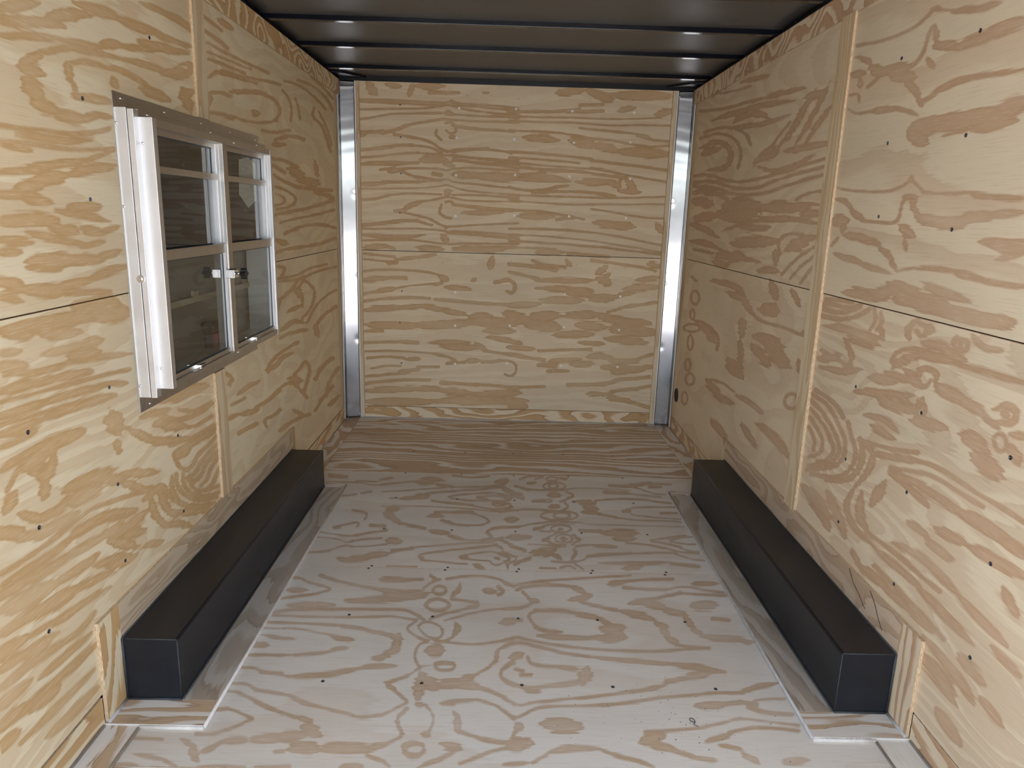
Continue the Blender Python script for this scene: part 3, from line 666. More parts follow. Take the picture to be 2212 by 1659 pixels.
10: 380 60 440 90 420 130; 8: 420 60 480 90; 8: 360 120 500 110 600 80; 11: 560 60 680 30; 10: 350 200 480 190 600 150 720 130; 13: 420 240 520 210 650 170 800 150; 17: 530 250 560 220 640 210 680 230; 11: 500 280 600 270 700 250 780 220; 13: 690 130 760 110 850 90; 18: 880 130 940 110; 13: 780 330 820 260 860 180 910 100; 11: 820 350 870 270 920 180 980 60; 10: 730 380 790 290 830 220; 11: 870 340 930 250 980 180; 8: 680 400 740 310 790 250
13: 370 370 440 340 500 370 510 430 470 480 400 480; 17: 380 400 440 380; 10: 360 330 450 300 530 330 560 400 540 470; 10: 380 300 480 270 580 300 600 360; 18: 660 430 720 400; 13: 650 470 700 490 800 470 900 410; 18: 780 390 900 370 970 350; 13: 620 450 660 400 720 370; 7: 330 510 400 500 480 530 560 540 650 520 750 490 850 460 970 420; 7: 330 540 420 530 520 570 620 570 720 530 850 490 960 460; 7: 330 560 420 560 520 600 640 600 760 560 880 520 960 500
13: 320 590 400 580 480 610 510 640; 23: 340 630 400 640; 13: 520 640 440 690; 23: 420 700 350 710; 10: 820 620 870 590 950 580; 10: 820 640 870 640 950 650; 32: 500 650 620 650; 28: 680 660 850 660; 32: 480 700 600 690; 17: 850 690 940 690; 8: 640 640 650 690; 13: 310 740 400 770 440 800; 13: 470 770 550 740 700 710 850 720 930 740; 15: 560 760 680 755; 28: 540 830 700 820; 18: 800 830 900 800; 20: 780 860 850 840; 10: 740 880 730 820 780 780 850 790
13: 320 820 400 830 450 860; 23: 450 890 550 890; 10: 330 860 420 880; 11: 480 930 550 900 640 920; 15: 640 960 720 960; 13: 720 920 720 870; 10: 750 980 800 920 880 860 930 840; 10: 790 1000 840 940 920 880; 10: 840 1020 880 960 930 910; 13: 430 920 480 940
8: 320 990 340 1010; E 335 1090 20 32 5; E 322 1170 10 25 4; E 320 1235 40 18 5; E 312 1305 13 36 4; E 300 1410 12 28 5; E 310 1480 20 28 8; E 285 1570 14 30 4; 17: 500 1070 560 1090 600 1150; 10: 590 1150 640 1200 750 1230 850 1270; 36: 680 1150 700 1150; 28: 640 1280 740 1320; 32: 700 1350 760 1400; 23: 620 1330 680 1400; 20: 560 1210 560 1260; 13: 550 1290 555 1380 540 1460; 32: 510 1410 540 1450
18: 380 1230 420 1290; 10: 340 1200 400 1220 450 1280 440 1340; 18: 400 1500 440 1540; 17: 440 1560 500 1590; 8: 390 1480 460 1490 520 1540; E 795 1585 32 36 10; 13: 830 1400 840 1450; 13: 540 1560 600 1590 650 1640; 8: 850 1250 870 1270; 18: 700 1020 720 1090; 13: 800 1060 830 1120; 14: 420 1010 520 1030 560 1060; 20: 640 1700 720 1760 780 1850; 14: 560 1700 620 1800; 18: 420 1680 480 1760
# end wall, upper panel
>BW 700 140 3.95
38: 390 180 420 220; 23: 540 170 640 185; 23: 750 190 730 250; 13: 900 240 1000 240 1150 240; 26: 800 180 1000 180; 9: 1360 240 1400 240; 16: 290 300 500 310 800 325 1000 335; 5: 1000 330 1070 310 1130 345 1300 360 1659 390; 5: 1080 300 1150 330 1400 340 1659 370; 6: 290 380 500 375 850 375 980 355 1070 340 1150 370 1300 400 1659 430; 8: 290 465 400 450 550 420 700 418 1000 412; 6: 1100 420 1300 440 1659 450; 24: 1050 410 1090 420
13: 290 570 500 570; 13: 500 580 600 560 700 520; 10: 700 515 850 490 1020 465; 7: 1020 465 1200 480 1659 495; 10: 600 595 750 615 900 650 1000 720 1050 740; 6: 1050 740 1150 720 1400 710; 18: 290 600 350 590; 10: 1040 500 1080 485 1100 510; 10: 1100 520 1300 550 1500 560 1620 570; 10: 960 560 950 600 1000 640; 8: 1040 560 1080 590 1130 570 1120 540; 13: 1080 620 1110 620
13: 290 725 450 715 600 690 750 685; 8: 750 685 900 700 1000 750; 8: 1100 740 1300 720 1500 730 1600 755; 8: 290 790 450 785 600 760 800 750; 5: 800 750 1000 765 1050 775 1250 790 1659 820; 17: 290 850 500 840 700 835; 13: 600 845 800 835; 36: 850 810 1000 810; 26: 1000 810 1080 850; 6: 1080 770 1300 800 1659 845; 12: 1100 810 1300 835 1659 870; 6: 650 885 900 880 1000 890 1050 905 1120 880 1300 880 1659 905
10: 480 895 600 880; 20: 560 910 640 900; 10: 650 900 720 940 850 965; 6: 850 965 1000 985; 13: 930 930 1000 940; 33: 1120 930 1300 940; 36: 1300 945 1659 970; 17: 310 1020 500 1010; 10: 500 1000 800 1000; 6: 800 1000 950 990 1050 975 1100 1000 1300 1020 1659 1060; 5: 310 1055 500 1060 800 1050 980 1040 1050 1020 1150 1060 1300 1085 1659 1110; 10: 320 1150 450 1145 550 1110; 6: 550 1110 750 1095 1000 1105; 23: 1045 1085 1060 1085; 5: 1100 1110 1300 1110 1659 1140
10: 600 1245 700 1240; 20: 700 1215 800 1180; 8: 800 1170 950 1150 1050 1125; 6: 1050 1125 1200 1160 1659 1170; 8: 620 1250 750 1275 900 1310 980 1360 1040 1385; 6: 1040 1385 1200 1370 1659 1350; 8: 1040 1170 1080 1160 1110 1195; 13: 1110 1195 1300 1220 1600 1240; 10: 1000 1200 980 1260 1010 1290 1080 1310; 22: 1200 1260 1500 1260; 13: 330 1370 500 1350 650 1330 800 1330; 8: 800 1335 920 1370
6: 320 1400 600 1400 800 1395 950 1405 1040 1420; 6: 1090 1420 1400 1430 1659 1460; 18: 330 1450 600 1475 850 1450; 28: 1020 1470 1040 1490; 10: 1060 1430 1300 1450 1659 1490; 6: 330 1500 700 1490 900 1510 1050 1535 1200 1520 1659 1530; 23: 360 1560 500 1545; 10: 520 1540 600 1570; 23: 800 1560 1000 1570; 28: 1120 1570 1400 1580 1600 1560
>BW 1100 140 3.95
36: 430 240 600 220; 40: 700 230 850 290; 40: 900 260 1360 270; 10: 600 345 800 340; 11: 0 400 200 400 400 400 600 380; 6: 0 440 200 445 500 450 800 460 900 465 1100 460 1300 450; 23: 950 390 1050 370; 28: 1270 420 1370 400; 14: 500 400 800 395; 6: 0 480 300 490 600 495 850 520 1100 515 1380 520; 8: 0 560 60 565 300 570 500 590 700 630; 30: 150 620 400 640; 40: 550 650 700 680; 36: 750 690 900 730; 40: 950 740 1340 760
8: 700 630 850 640 1000 670 1200 700 1380 690; 8: 600 540 800 560 1000 580 1100 590 1200 640 1380 655; 15: 1100 600 1180 620; 10: 0 740 300 760 600 790 700 810; 11: 700 820 900 840 1200 880 1350 900; 6: 0 790 300 810 600 840; 6: 0 830 300 860 600 880 800 890; 8: 700 880 900 920 1100 960 1340 1000; 10: 0 860 300 900 600 910 800 940 1000 970; 36: 100 970 300 970 480 985; 12: 0 940 300 930; 10: 500 1030 400 1040
28: 600 1000 850 1000; 23: 850 1000 930 1030; 8: 930 1060 950 980; 33: 1020 1000 1060 1060; 23: 950 1080 1100 1090; 8: 0 1040 50 1060 200 1075 400 1050; 10: 200 1090 500 1080 700 1090 900 1120; 6: 0 1110 300 1120 600 1130 900 1140 1340 1125; 6: 0 1160 300 1180 600 1195 900 1190 1330 1190; 8: 0 1240 300 1250 500 1290 640 1320; 26: 100 1290 350 1300; 11: 400 1320 550 1310; 6: 700 1230 900 1260 1050 1290 1200 1310 1320 1310
33: 750 1350 900 1370; 36: 900 1370 1030 1380; 28: 1270 1380 1300 1420; 8: 0 1400 300 1400 500 1410; 8: 500 1410 800 1440 1000 1480 1300 1540; 5: 0 1450 300 1460 600 1490 900 1530 1300 1600; 8: 0 1500 300 1520 600 1540 900 1570 1290 1620; 6: 0 1560 400 1570; 23: 250 1600 450 1600; 13: 500 1610 850 1640
# end wall, lower panel
>BW 700 540 3.95
8: 340 30 500 45 600 60; 6: 340 80 550 100 620 90; 13: 620 85 800 60 950 40; 32: 1430 90 1420 130; 10: 550 120 620 110; 8: 340 180 500 165 700 170 900 190 1000 220; 23: 1010 240 1040 250; 11: 1000 280 950 295; 6: 950 290 750 300 640 320; 23: 340 260 500 240; 15: 500 240 620 230 700 240; 18: 480 340 600 330; 13: 340 370 500 350; 17: 1270 260 1290 250; 15: 1460 275 1550 260; 10: 1550 250 1620 280 1630 340 1600 375 1560 350
11: 340 440 500 415 700 405 900 410; 20: 1050 320 1250 330; 13: 950 420 1200 440 1400 460 1659 470; 26: 360 510 500 500 650 490; 20: 650 490 850 480; 26: 850 480 1000 510; 23: 1000 510 1200 550; 28: 1250 570 1400 560; 33: 380 640 600 640 800 650; 38: 800 640 1000 640 1250 620; 42: 1250 610 1500 620 1659 620; 28: 1380 690 1600 690; 23: 1400 740 1620 780; 28: 1550 540 1659 560; 13: 350 690 500 690
10: 350 790 500 785 620 785; 13: 650 780 800 790; 18: 900 790 1100 790 1230 790; 23: 1000 820 1200 840 1340 830; 17: 1300 800 1370 850; 10: 1370 860 1500 880 1659 900; 6: 350 865 600 860 800 870 950 885; 10: 950 885 1050 910 1120 940; 20: 720 935 800 930; 10: 370 920 550 910 680 920; 11: 1050 965 1200 960; 23: 1240 945 1300 945; 11: 1350 960 1500 945; 8: 1500 945 1600 945 1640 980 1640 1040 1600 1080 1540 1060
8: 400 1010 550 985 650 990; 10: 980 1000 800 1000; 15: 650 1040 800 1020; 10: 360 1080 550 1060 700 1050; 11: 360 1140 500 1120 700 1110 900 1110; 13: 1000 1130 1200 1140 1300 1150; 11: 1300 1150 1450 1155 1659 1180; 28: 370 1200 550 1190 800 1180; 23: 800 1185 1000 1190; 26: 1000 1200 1250 1220; 34: 360 1296 600 1296 900 1296; 36: 900 1290 1200 1280 1659 1290; 28: 1300 1230 1659 1220
>BW 1100 540 3.95
15: 0 120 200 140 400 170; 11: 200 90 260 120 480 150; 18: 490 90 520 130; 11: 700 90 850 110 1000 130; 10: 1000 130 1150 150 1250 180; 23: 1200 120 1280 140; 23: 820 150 760 190; 13: 0 190 150 220 250 250; 23: 250 260 450 260 700 260; 36: 780 250 840 280; 20: 840 220 820 240; 8: 0 250 50 280 60 330 20 370; 23: 250 330 500 330 700 340; 28: 500 370 700 380; 33: 720 420 850 400; 33: 300 430 600 430; 23: 0 470 250 460; 28: 1000 330 1260 320
23: 1100 260 1260 240; 17: 830 440 950 380 1050 370; 13: 950 490 1100 470 1260 450; 11: 840 530 950 500; 38: 0 560 150 590; 40: 200 570 400 560; 46: 150 630 400 660; 36: 500 560 750 550; 33: 780 560 850 580; 40: 850 600 1100 630; 46: 900 680 1220 700; 28: 400 720 700 720; 33: 850 760 1150 790; 18: 1100 600 1200 630; 36: 600 640 800 660; 18: 0 780 100 800; 23: 0 830 200 850; 18: 600 790 800 800; 10: 250 860 500 850 700 850
13: 0 890 150 920 300 940; 18: 350 945 600 930; 23: 680 910 800 900; 23: 800 910 880 930; 23: 880 950 1000 950 1100 940; 11: 1100 930 1220 890; 15: 250 980 400 990; 26: 550 980 700 970; 33: 820 1000 1000 1000; 33: 900 1040 1150 1010; 15: 1150 1000 1210 1000; 13: 330 1030 500 1030; 18: 800 1150 900 1120; 13: 900 1110 1050 1100 1200 1080; 10: 0 1170 150 1170 300 1165; 15: 500 1150 700 1150 800 1150
23: 680 1230 780 1230; 13: 800 1240 900 1200 1050 1190 1200 1160; 23: 850 1260 1000 1280; 15: 1000 1290 1190 1340; 18: 0 1270 150 1290; 36: 0 1310 120 1330
"""


def read_grain():
    g = {}
    cur = None
    for ln in GRAIN.strip().splitlines():
        ln = ln.strip()
        if not ln or ln[0] == '#':
            continue
        if ln[0] == '>':
            k, ox, oy, sc = ln[1:].split()
            ox, oy, sc = float(ox), float(oy), float(sc)
            cur = g.setdefault(k, [])
            continue
        for it in ln.split(';'):
            it = it.strip()
            if not it:
                continue
            if it[0] == 'E':
                x, y, rx, ry, w = map(float, it[1:].split())
                p = [(x + rx * math.cos(a * math.pi / 10), y + ry * math.sin(a * math.pi / 10)) for a in range(21)]
            else:
                w, r = it.split(':')
                w = float(w)
                v = list(map(float, r.split()))
                p = list(zip(v[0::2], v[1::2]))
            if k in ('LW', 'RW') and 7 < w <= 10 and sc < 3:
                w *= 0.66               # the fine lines of the swirls
            q = np.array(p) / sc + np.array([ox, oy])
            if len(q) > 2:          # round the corners of the drawn line
                for _ in range(2):
                    a, b = q[:-1], q[1:]
                    m = np.empty((2 * len(a), 2))
                    m[0::2] = 0.75 * a + 0.25 * b
                    m[1::2] = 0.25 * a + 0.75 * b
                    q = np.vstack([q[:1], m, q[-1:]])
            cur.append((w / sc, q))
    return g


STROKES = read_grain()


def band_field(P, key):
    """how deep each surface point lies inside a drawn band, in metres (negative outside)"""
    d = P - np.array(CAM)
    z = d @ np.array(FW)
    px = 1106 + FPX * (d @ np.array(RT)) / z
    py = 829.5 - FPX * (d @ np.array(UP)) / z
    K_ = 1.3                                   # neighbouring bands flow together
    acc = np.full(len(P), math.exp(-12.0 / K_))
    wsum = np.zeros(len(P))
    for w, q in STROKES[key]:
        fat = w > 4.2
        if fat:                                # a broad band runs out into a point along its line
            e0 = (q[0] - q[1]) / (np.linalg.norm(q[0] - q[1]) + 1e-6)
            e1 = (q[-1] - q[-2]) / (np.linalg.norm(q[-1] - q[-2]) + 1e-6)
            q = np.vstack([q[0] + e0 * w * 1.1, q, q[-1] + e1 * w * 1.1])
        sl = np.concatenate([[0], np.cumsum(np.linalg.norm(np.diff(q, axis=0), axis=1))])
        mg = w + 12
        i = np.nonzero((px > q[:, 0].min() - mg) & (px < q[:, 0].max() + mg) & (py > q[:, 1].min() - mg) & (py < q[:, 1].max() + mg))[0]
        if not len(i):
            continue
        X_, Y_ = px[i], py[i]
        best = np.full(len(i), 1e9)
        pos = np.zeros(len(i))
        for j in range(len(q) - 1):
            (x0, y0), (x1, y1) = q[j], q[j + 1]
            dx, dy = x1 - x0, y1 - y0
            L2 = dx * dx + dy * dy + 1e-9
            tt = np.clip(((X_ - x0) * dx + (Y_ - y0) * dy) / L2, 0, 1)
            dd = (X_ - x0 - tt * dx) ** 2 + (Y_ - y0 - tt * dy) ** 2
            nb = dd < best
            best[nb] = dd[nb]
            pos[nb] = sl[j] + tt[nb] * (sl[j + 1] - sl[j])
        wl_ = np.full(len(i), w)
        if fat:
            wl_ = w * (1.02 - 0.85 * np.abs(2 * pos / (sl[-1] + 1e-6) - 1) ** 3)
        ee = np.exp(np.clip((wl_ - np.sqrt(best)) / K_, -12, 40))
        acc[i] += ee
        wsum[i] += ee * w
    f = K_ * np.log(acc)
    return f * z / FPX, (wsum / acc) * z / FPX


def sheet(name, axis, poly, grids, front, back, mats, parent, key, res):
    """plywood piece whose face is a fine grid that carries the drawn bands; grids = rectangles tiling the face"""
    a, b, c = AXM[axis]
    V, F, UVv, Bd, Wd, Mi = [], [], [], [], [], []
    for (a0, a1, b0, b1, fine) in grids:
        na, nb = (max(1, round((a1 - a0) / res)), max(1, round((b1 - b0) / res))) if fine else (1, 1)
        A_, B_ = np.meshgrid(np.linspace(a0, a1, na + 1), np.linspace(b0, b1, nb + 1))
        P = np.zeros((A_.size, 3))
        P[:, a], P[:, b], P[:, c] = A_.ravel(), B_.ravel(), front
        o = len(V)
        k = (np.arange(nb)[:, None] * (na + 1) + np.arange(na)[None, :]).ravel() + o
        quad = np.stack([k, k + 1, k + na + 2, k + na + 1], 1)
        e = np.zeros((3, 3))
        n = np.cross(P[1] - P[0], P[na + 1] - P[0])[c]
        if (n > 0) != (front > back):
            quad = quad[:, ::-1]
        V += P.tolist()
        F += quad.tolist()
        UVv += np.stack([A_.ravel(), B_.ravel()], 1).tolist()
        bf, wf = band_field(P, key) if fine else (np.full(len(P), -0.05), np.zeros(len(P)))
        Bd += bf.tolist()
        Wd += wf.tolist()
        Mi += [0] * len(quad)
    n = len(poly)
    for i in range(n):
        o = len(V)
        for (p, q) in ((i, front), ((i + 1) % n, front), ((i + 1) % n, back), (i, back)):
            v = [0, 0, 0]
            v[a], v[b], v[c] = poly[p][0], poly[p][1], q
            V.append(v)
            UVv.append((poly[p][0] + poly[p][1], q))
            Bd.append(-0.05)
            Wd.append(0)
        F.append([o, o + 1, o + 2, o + 3])
        Mi.append(1)
    o = len(V)
    for p in poly:
        v = [0, 0, 0]
        v[a], v[b], v[c] = p[0], p[1], back
        V.append(v)
        UVv.append(p)
        Bd.append(-0.05)
        Wd.append(0)
    F.append(list(range(o, o + n)))
    Mi.append(1)
    V = np.array(V)
    cen = (V.min(0) + V.max(0)) / 2
    me = bpy.data.meshes.new(name)
    me.from_pydata((V - cen).tolist(), [], F)
    me.polygons.foreach_set('material_index', Mi)
    li = np.empty(len(me.loops), dtype=np.int32)
    me.loops.foreach_get('vertex_index', li)
    uvl = me.uv_layers.new(name='grain')
    uvl.data.foreach_set('uv', np.array(UVv, dtype=np.float32)[li].ravel())
    at = me.attributes.new('band', 'FLOAT', 'POINT')
    at.data.foreach_set('value', np.array(Bd, dtype=np.float32))
    at = me.attributes.new('band_width', 'FLOAT', 'POINT')
    at.data.foreach_set('value', np.array(Wd, dtype=np.float32))
    for m in mats:
        me.materials.append(m)
    me.update()
    return link(name, me, cen, parent)


Y0 = -0.06          # open rear end of the trailer, just behind the camera

# ================================================================== FLOOR
floor = tag(empty('floor', (0, 2.6, 0)), 'plywood trailer floor between the two wheel boxes', 'floor', 'structure')


def bl(fn, rows):
    out = []
    for (px, py, ru, rv, am) in rows:
        a, b = fn(px, py)
        out.append((a, b, ru, rv, am))
    return out


W_FLOOR = [ply('floor_ply_a', P_FLOOR, 1.2, 2.5, 0.7, 2.6, 2.2, (), 0.62, 0.13),
           ply('floor_ply_b', P_FLOOR, 0.9, 1.0, 0.75, 2.2, 5.3, (), 0.60, 0.12, traced=True, faint=0.16, grow=0.0015, op=0.84),
           ply('floor_ply_c', P_FLOOR, 0.9, 1.2, 0.7, 2.4, 8.1, (), 0.56, 0.12, traced=True, faint=0.18, grow=0.0005, op=0.9),
           ply('floor_ply_d', P_FLOOR, 10.0, 2.2, 0.6, 3.0, 9.4, (), 0.40, 0.20)]
SEAM = [Y0, 0.56, 1.779, 2.999, 4.231, 5.285]
sheets = []
for i in range(5):
    m = W_FLOOR[(0, 0, 1, 2, 3)[i]]
    # sheet i = 2 runs 1.78 .. 3.0
    if i in (2, 3):
        y0_, y1_ = SEAM[i] + 0.0015, SEAM[i + 1] - 0.0015
        sheets.append(sheet('plywood_sheet', 'z', rect(-1.137, 1.137, y0_, y1_), [(-1.137, 1.137, y0_, y1_, True)], 0.0, -0.018, [m, M_EDGE], floor, 'FL', 0.0055))
        continue
    sheets.append(prism('plywood_sheet', 'z', rect(-1.137, 1.137, SEAM[i] + 0.0012, SEAM[i + 1] - 0.0012), -0.018, 0.0, [m, M_EDGE], floor, uoff=(0, 0)))
bar('subfloor', -1.30, 1.30, Y0, D + 0.03, -0.06, -0.020, M_RAIL, floor, 0)
W_FB = ply('floor_border_ply', P_FLOOR, 5, 2.5, 0.8, 3.5, 3.3, (), 0.5, 0.2)
for s in (-1, 1):
    x0, x1 = sorted((s * 1.2445, s * 1.1385))
    prism('border_board', 'z', rect(x0, x1, Y0, 1.936), -0.018, 0.007, [W_FB, M_EDGE_PAINT], floor, True)
    prism('border_board', 'z', rect(x0, x1, 3.99, D - 0.001), -0.018, 0.0015, [W_FB, M_EDGE], floor, True)
prism('border_board', 'z', rect(-1.1375, 1.1375, 5.287, D - 0.001), -0.018, 0.002, [ply('floor_back_border', P_FLOOR, 6, 2, 0.7, 5, 1.9, (), 0.5, 0.2), M_EDGE], floor)
# raised plywood collars around the wheel boxes
W_COL_A = ply('collar_ply_side', P_GREY, 5, 2.5, 0.7, 3.2, 6.6, (), 0.55, 0.2)
W_COL_B = ply('collar_ply_end', P_FLOOR, 4, 3.0, 0.9, 5.0, 7.4, (), 0.55, 0.2)
for s in (-1, 1):
    xi, xo, xb = s * 0.943, s * 1.2445, s * 1.0575
    a, b = sorted((xi, xo))
    prism('collar_board', 'z', rect(a, b, 1.937, 2.0535), 0.0005, 0.0125, [W_COL_B, M_EDGE_PAINT], floor)
    a, b = sorted((xi, xb))
    prism('collar_board', 'z', rect(a, b, 2.0545, 3.925), 0.0005, 0.0125, [W_COL_A, M_EDGE_PAINT], floor, True)
    a, b = sorted((xi, xo))
    prism('collar_board', 'z', rect(a, b, 3.926, 3.985), 0.0005, 0.0125, [W_COL_B, M_EDGE_PAINT], floor)
    # rounded sealer beads along the raised edges
    mb = M_EDGE_PAINT if s < 0 else M_CAULK
    rb = 0.0062 if s < 0 else 0.005
    tube('sealer_bead', [(s * 0.941, y, 0.006) for y in (1.937, 2.5, 3.2, 3.98)], rb, mb, floor, 8)
    tube('sealer_bead', [(s * x, 1.935, 0.0045) for x in (0.941, 1.04, 1.138)], 0.0062, M_EDGE_PAINT, floor, 8)
    tube('sealer_bead', [(s * 1.1375, y, 0.003) for y in (Y0 + 0.01, 1.0, 1.93)], rb, mb, floor, 8)
    tube('sealant_bead', [(s * 1.231, y, 0.0145) for y in (1.94, 2.0, 2.05)], 0.006, M_CAULK, floor, 6)
    # grey sealant bead where floor meets wall
    tube('sealant_bead', [(s * 1.242, y, 0.009) for y in (Y0 + 0.01, 1.0, 1.93)], 0.006, M_CAULK, floor, 6)
    tube('sealant_bead', [(s * 1.242, y, 0.004) for y in (3.99, 4.7, 5.42)], 0.004, M_CAULK, floor, 6)
tube('sealant_bead', [(x, D - 0.004, 0.003) for x in (-1.23, 0, 1.23)], 0.005, M_CAULK, floor, 6)
xs5 = (-0.63, -0.287, 0.035, 0.37, 0.705)
for y in (2.18, 2.60):
    for x in xs5:
        screw(S_DARK, (x + random.uniform(-.02, .02), y, 0), '+z', sheets[2])
for x in xs5:
    screw(S_DARK, (x, 2.988, 0), '+z', sheets[2])
    screw(S_DARK, (x + 0.01, 3.012, 0), '+z', sheets[3])
    screw(S_DARK, (x, 3.41, 0), '+z', sheets[3])
    screw(S_DARK, (x, 3.82, 0), '+z', sheets[3])
    screw(S_DARK, (x, 4.217, 0), '+z', sheets[3])
    screw(S_DARK, (x, 4.64, 0), '+z', sheets[4])

# faint row of stamped marks on the near edge of the right collar
bm = bmesh.new()
for k in range(22):
    x = 0.965 + k * 0.0073 + random.uniform(-.001, .001)
    if k not in (9, 10, 14):
        add_box(bm, x, x + random.uniform(.002, .0045), 1.9358, 1.9368, 0.0095, 0.0095 + random.uniform(.001, .0022))
bmesh.ops.recalc_face_normals(bm, faces=bm.faces)
finish('stamp_marks', bm, M_SCREW_D, floor)
# one curled shaving and scattered specks lying on the floor
cx_, cy2 = Fp(1495.3, 1559.8)
shav = tube('metal_shaving', [(cx_ + 0.0085 * math.cos(a), cy2 + 0.0115 * math.sin(a), 0.002 + 0.0006 * k) for k, a in enumerate([math.radians(v) for v in range(-60, 330, 26)])]
            + [(cx_ + 0.001, cy2 - 0.016, 0.0035), (cx_ + 0.0135, cy2 - 0.024, 0.002)], 0.0012, M_SCREW_D, None, 6)
tag(shav, 'tiny curled metal shaving lying on the pale plywood floor', 'shaving')
bm = bmesh.new()
rs_ = random.Random(3)
for k in range(120):
    if k < 70:
        x, y = rs_.gauss(0.50, 0.14), rs_.gauss(2.0, 0.13)
    else:
        x, y = rs_.uniform(-0.9, 0.9), rs_.uniform(1.75, 3.9)
    if abs(x) > 0.92 or y < 1.75:
        continue
    r = rs_.uniform(0.0009, 0.0022)
    vv = [bm.verts.new((x + r * math.cos(a) * rs_.uniform(.7, 1.3), y + r * math.sin(a) * rs_.uniform(.7, 1.3), 0.0004)) for a in (0, 1.26, 2.51, 3.77, 5.03)]
    tp = bm.verts.new((x, y, 0.0012))
    for j in range(5):
        bm.faces.new((vv[j], vv[(j + 1) % 5], tp))
sp_ = finish('debris_specks', bm, M_CRACK, None)
tag(sp_, 'dark sawdust specks scattered over the plywood floor', 'debris', 'stuff')

# ================================================================== SIDE WALLS
TH = 0.012
GAP = 0.005         # open joint between lower and upper panels


def wall_side(s, name, label, mats):
    w = tag(empty(name, (s * HW, 2.6, 0)), label, 'wall', 'structure')

    def xs(p0, p1):           # p = distance proud of the panel plane, into the room
        return sorted((s * (HW - p0), s * (HW - p1)))
    yb0, yb1 = 2.932, 3.038   # batten
    yc = 5.236
    win = (2.345, 3.50, 0.975, 1.82) if s < 0 else None
    zs = 1.291
    ym = 2.985
    if win:
        a, b, c, d = win
        polys = {
            'ln': [(Y0, 0.108), (ym, 0.108), (ym, c), (a, c), (a, zs - GAP), (Y0, zs - GAP)],
            'un': [(Y0, zs), (a, zs), (a, d), (ym, d), (ym, 2.333), (Y0, 2.333)],
            'lf': [(ym, 0.108), (yc, 0.108), (yc, zs - GAP), (b, zs - GAP), (b, c), (ym, c)],
            'uf': [(ym, d), (b, d), (b, zs), (yc, zs), (yc, 2.333), (ym, 2.333)]}
    else:
        polys = {'ln': rect(Y0, ym, 0.103, zs - GAP), 'un': rect(Y0, ym, zs, 2.338),
                 'lf': rect(ym, yc, 0.103, zs - GAP), 'uf': rect(ym, yc, zs, 2.338)}
    P = {}
    zt_ = 2.333 if s < 0 else 2.338
    zb_ = 0.108 if s < 0 else 0.103
    ys = 1.52
    for k, po in polys.items():
        pr = 0.004 if k[0] == 'u' else 0.0
        lo_, hi_ = (zs, zt_) if k[0] == 'u' else (zb_, zs - GAP)
        if k[1] == 'n':
            if win and k[0] == 'u':
                gr_ = [(Y0, ys, lo_, hi_, False), (ys, a, lo_, hi_, True), (a, ym, d, hi_, True)]
            elif win:
                gr_ = [(Y0, ys, lo_, hi_, False), (ys, a, lo_, hi_, True), (a, ym, lo_, c, True)]
            else:
                gr_ = [(Y0, ys, lo_, hi_, False), (ys, ym, lo_, hi_, True)]
        else:
            if win and k[0] == 'u':
                gr_ = [(b, yc, lo_, hi_, True), (ym, b, d, hi_, True)]
            elif win:
                gr_ = [(b, yc, lo_, hi_, True), (ym, b, lo_, c, True)]
            else:
                gr_ = [(ym, yc, lo_, hi_, True)]
        P[k] = sheet('plywood_panel', 'x', po, gr_, s * (HW - pr), s * (HW + TH), [mats[k], M_EDGE], w,
                     'LW' if s < 0 else 'RW', 0.006 if k[1] == 'n' else 0.008)
    c0, c1 = xs(-TH, 0.001)
    zf = 2.335 if s < 0 else 2.340
    fr = prism('frieze_board', 'x', rect(Y0, D, zf, H), *xs(-TH, 0.007), [mats['fr'], M_EDGE], w)
    prism('skirting_board', 'x', rect(Y0, 1.94, 0.0, 0.100), *xs(-TH, 0.0015), [mats['sk'], M_EDGE], w)
    prism('skirting_board', 'x', rect(4.01, D, 0.0, 0.100), *xs(-TH, 0.0015), [mats['sk'], M_EDGE], w)
    prism('corner_strip', 'x', rect(yc + 0.002, 5.345, 0.101, zf - 0.001), *xs(-TH, -0.001), [mats['cs'], M_EDGE], w, True)
    # battens over the vertical joint
    if win:
        prism('batten', 'x', rect(yb0, yb1, 1.892, 2.340), *xs(0.0, 0.013), [mats['bt'], M_EDGE], w, True)
        prism('batten', 'x', rect(yb0, yb1, 0.346, 0.893), *xs(0.0, 0.011), [mats['bt'], M_EDGE], w, True)
    else:
        prism('batten', 'x', rect(yb0 + .018, yb1 + .024, 0.336, 2.345), *xs(0.0, 0.012), [mats['bt'], M_EDGE], w, True)
    # boards framing the wheel box
    prism('filler_board', 'x', rect(1.945, 2.058, 0.001, 0.346), *xs(0.0005, 0.0115), [mats['f1'], M_EDGE], w, True)
    f2 = prism('filler_board', 'x', rect(2.059, 3.962, 0.20, 0.345), *xs(0.0005, 0.0105), [mats['f2'], M_EDGE], w)
    prism('filler_board', 'x', rect(3.963, 4.008, 0.001, 0.343), *xs(0.0005, 0.0105), [mats['f1'], M_EDGE], w, True)
    # outer skin of the trailer side
    bar('outer_skin', *xs(-0.05, -0.046), Y0, D + 0.03, -0.06, H + 0.06, M_OUT, w, 0)
    return w, P, f2


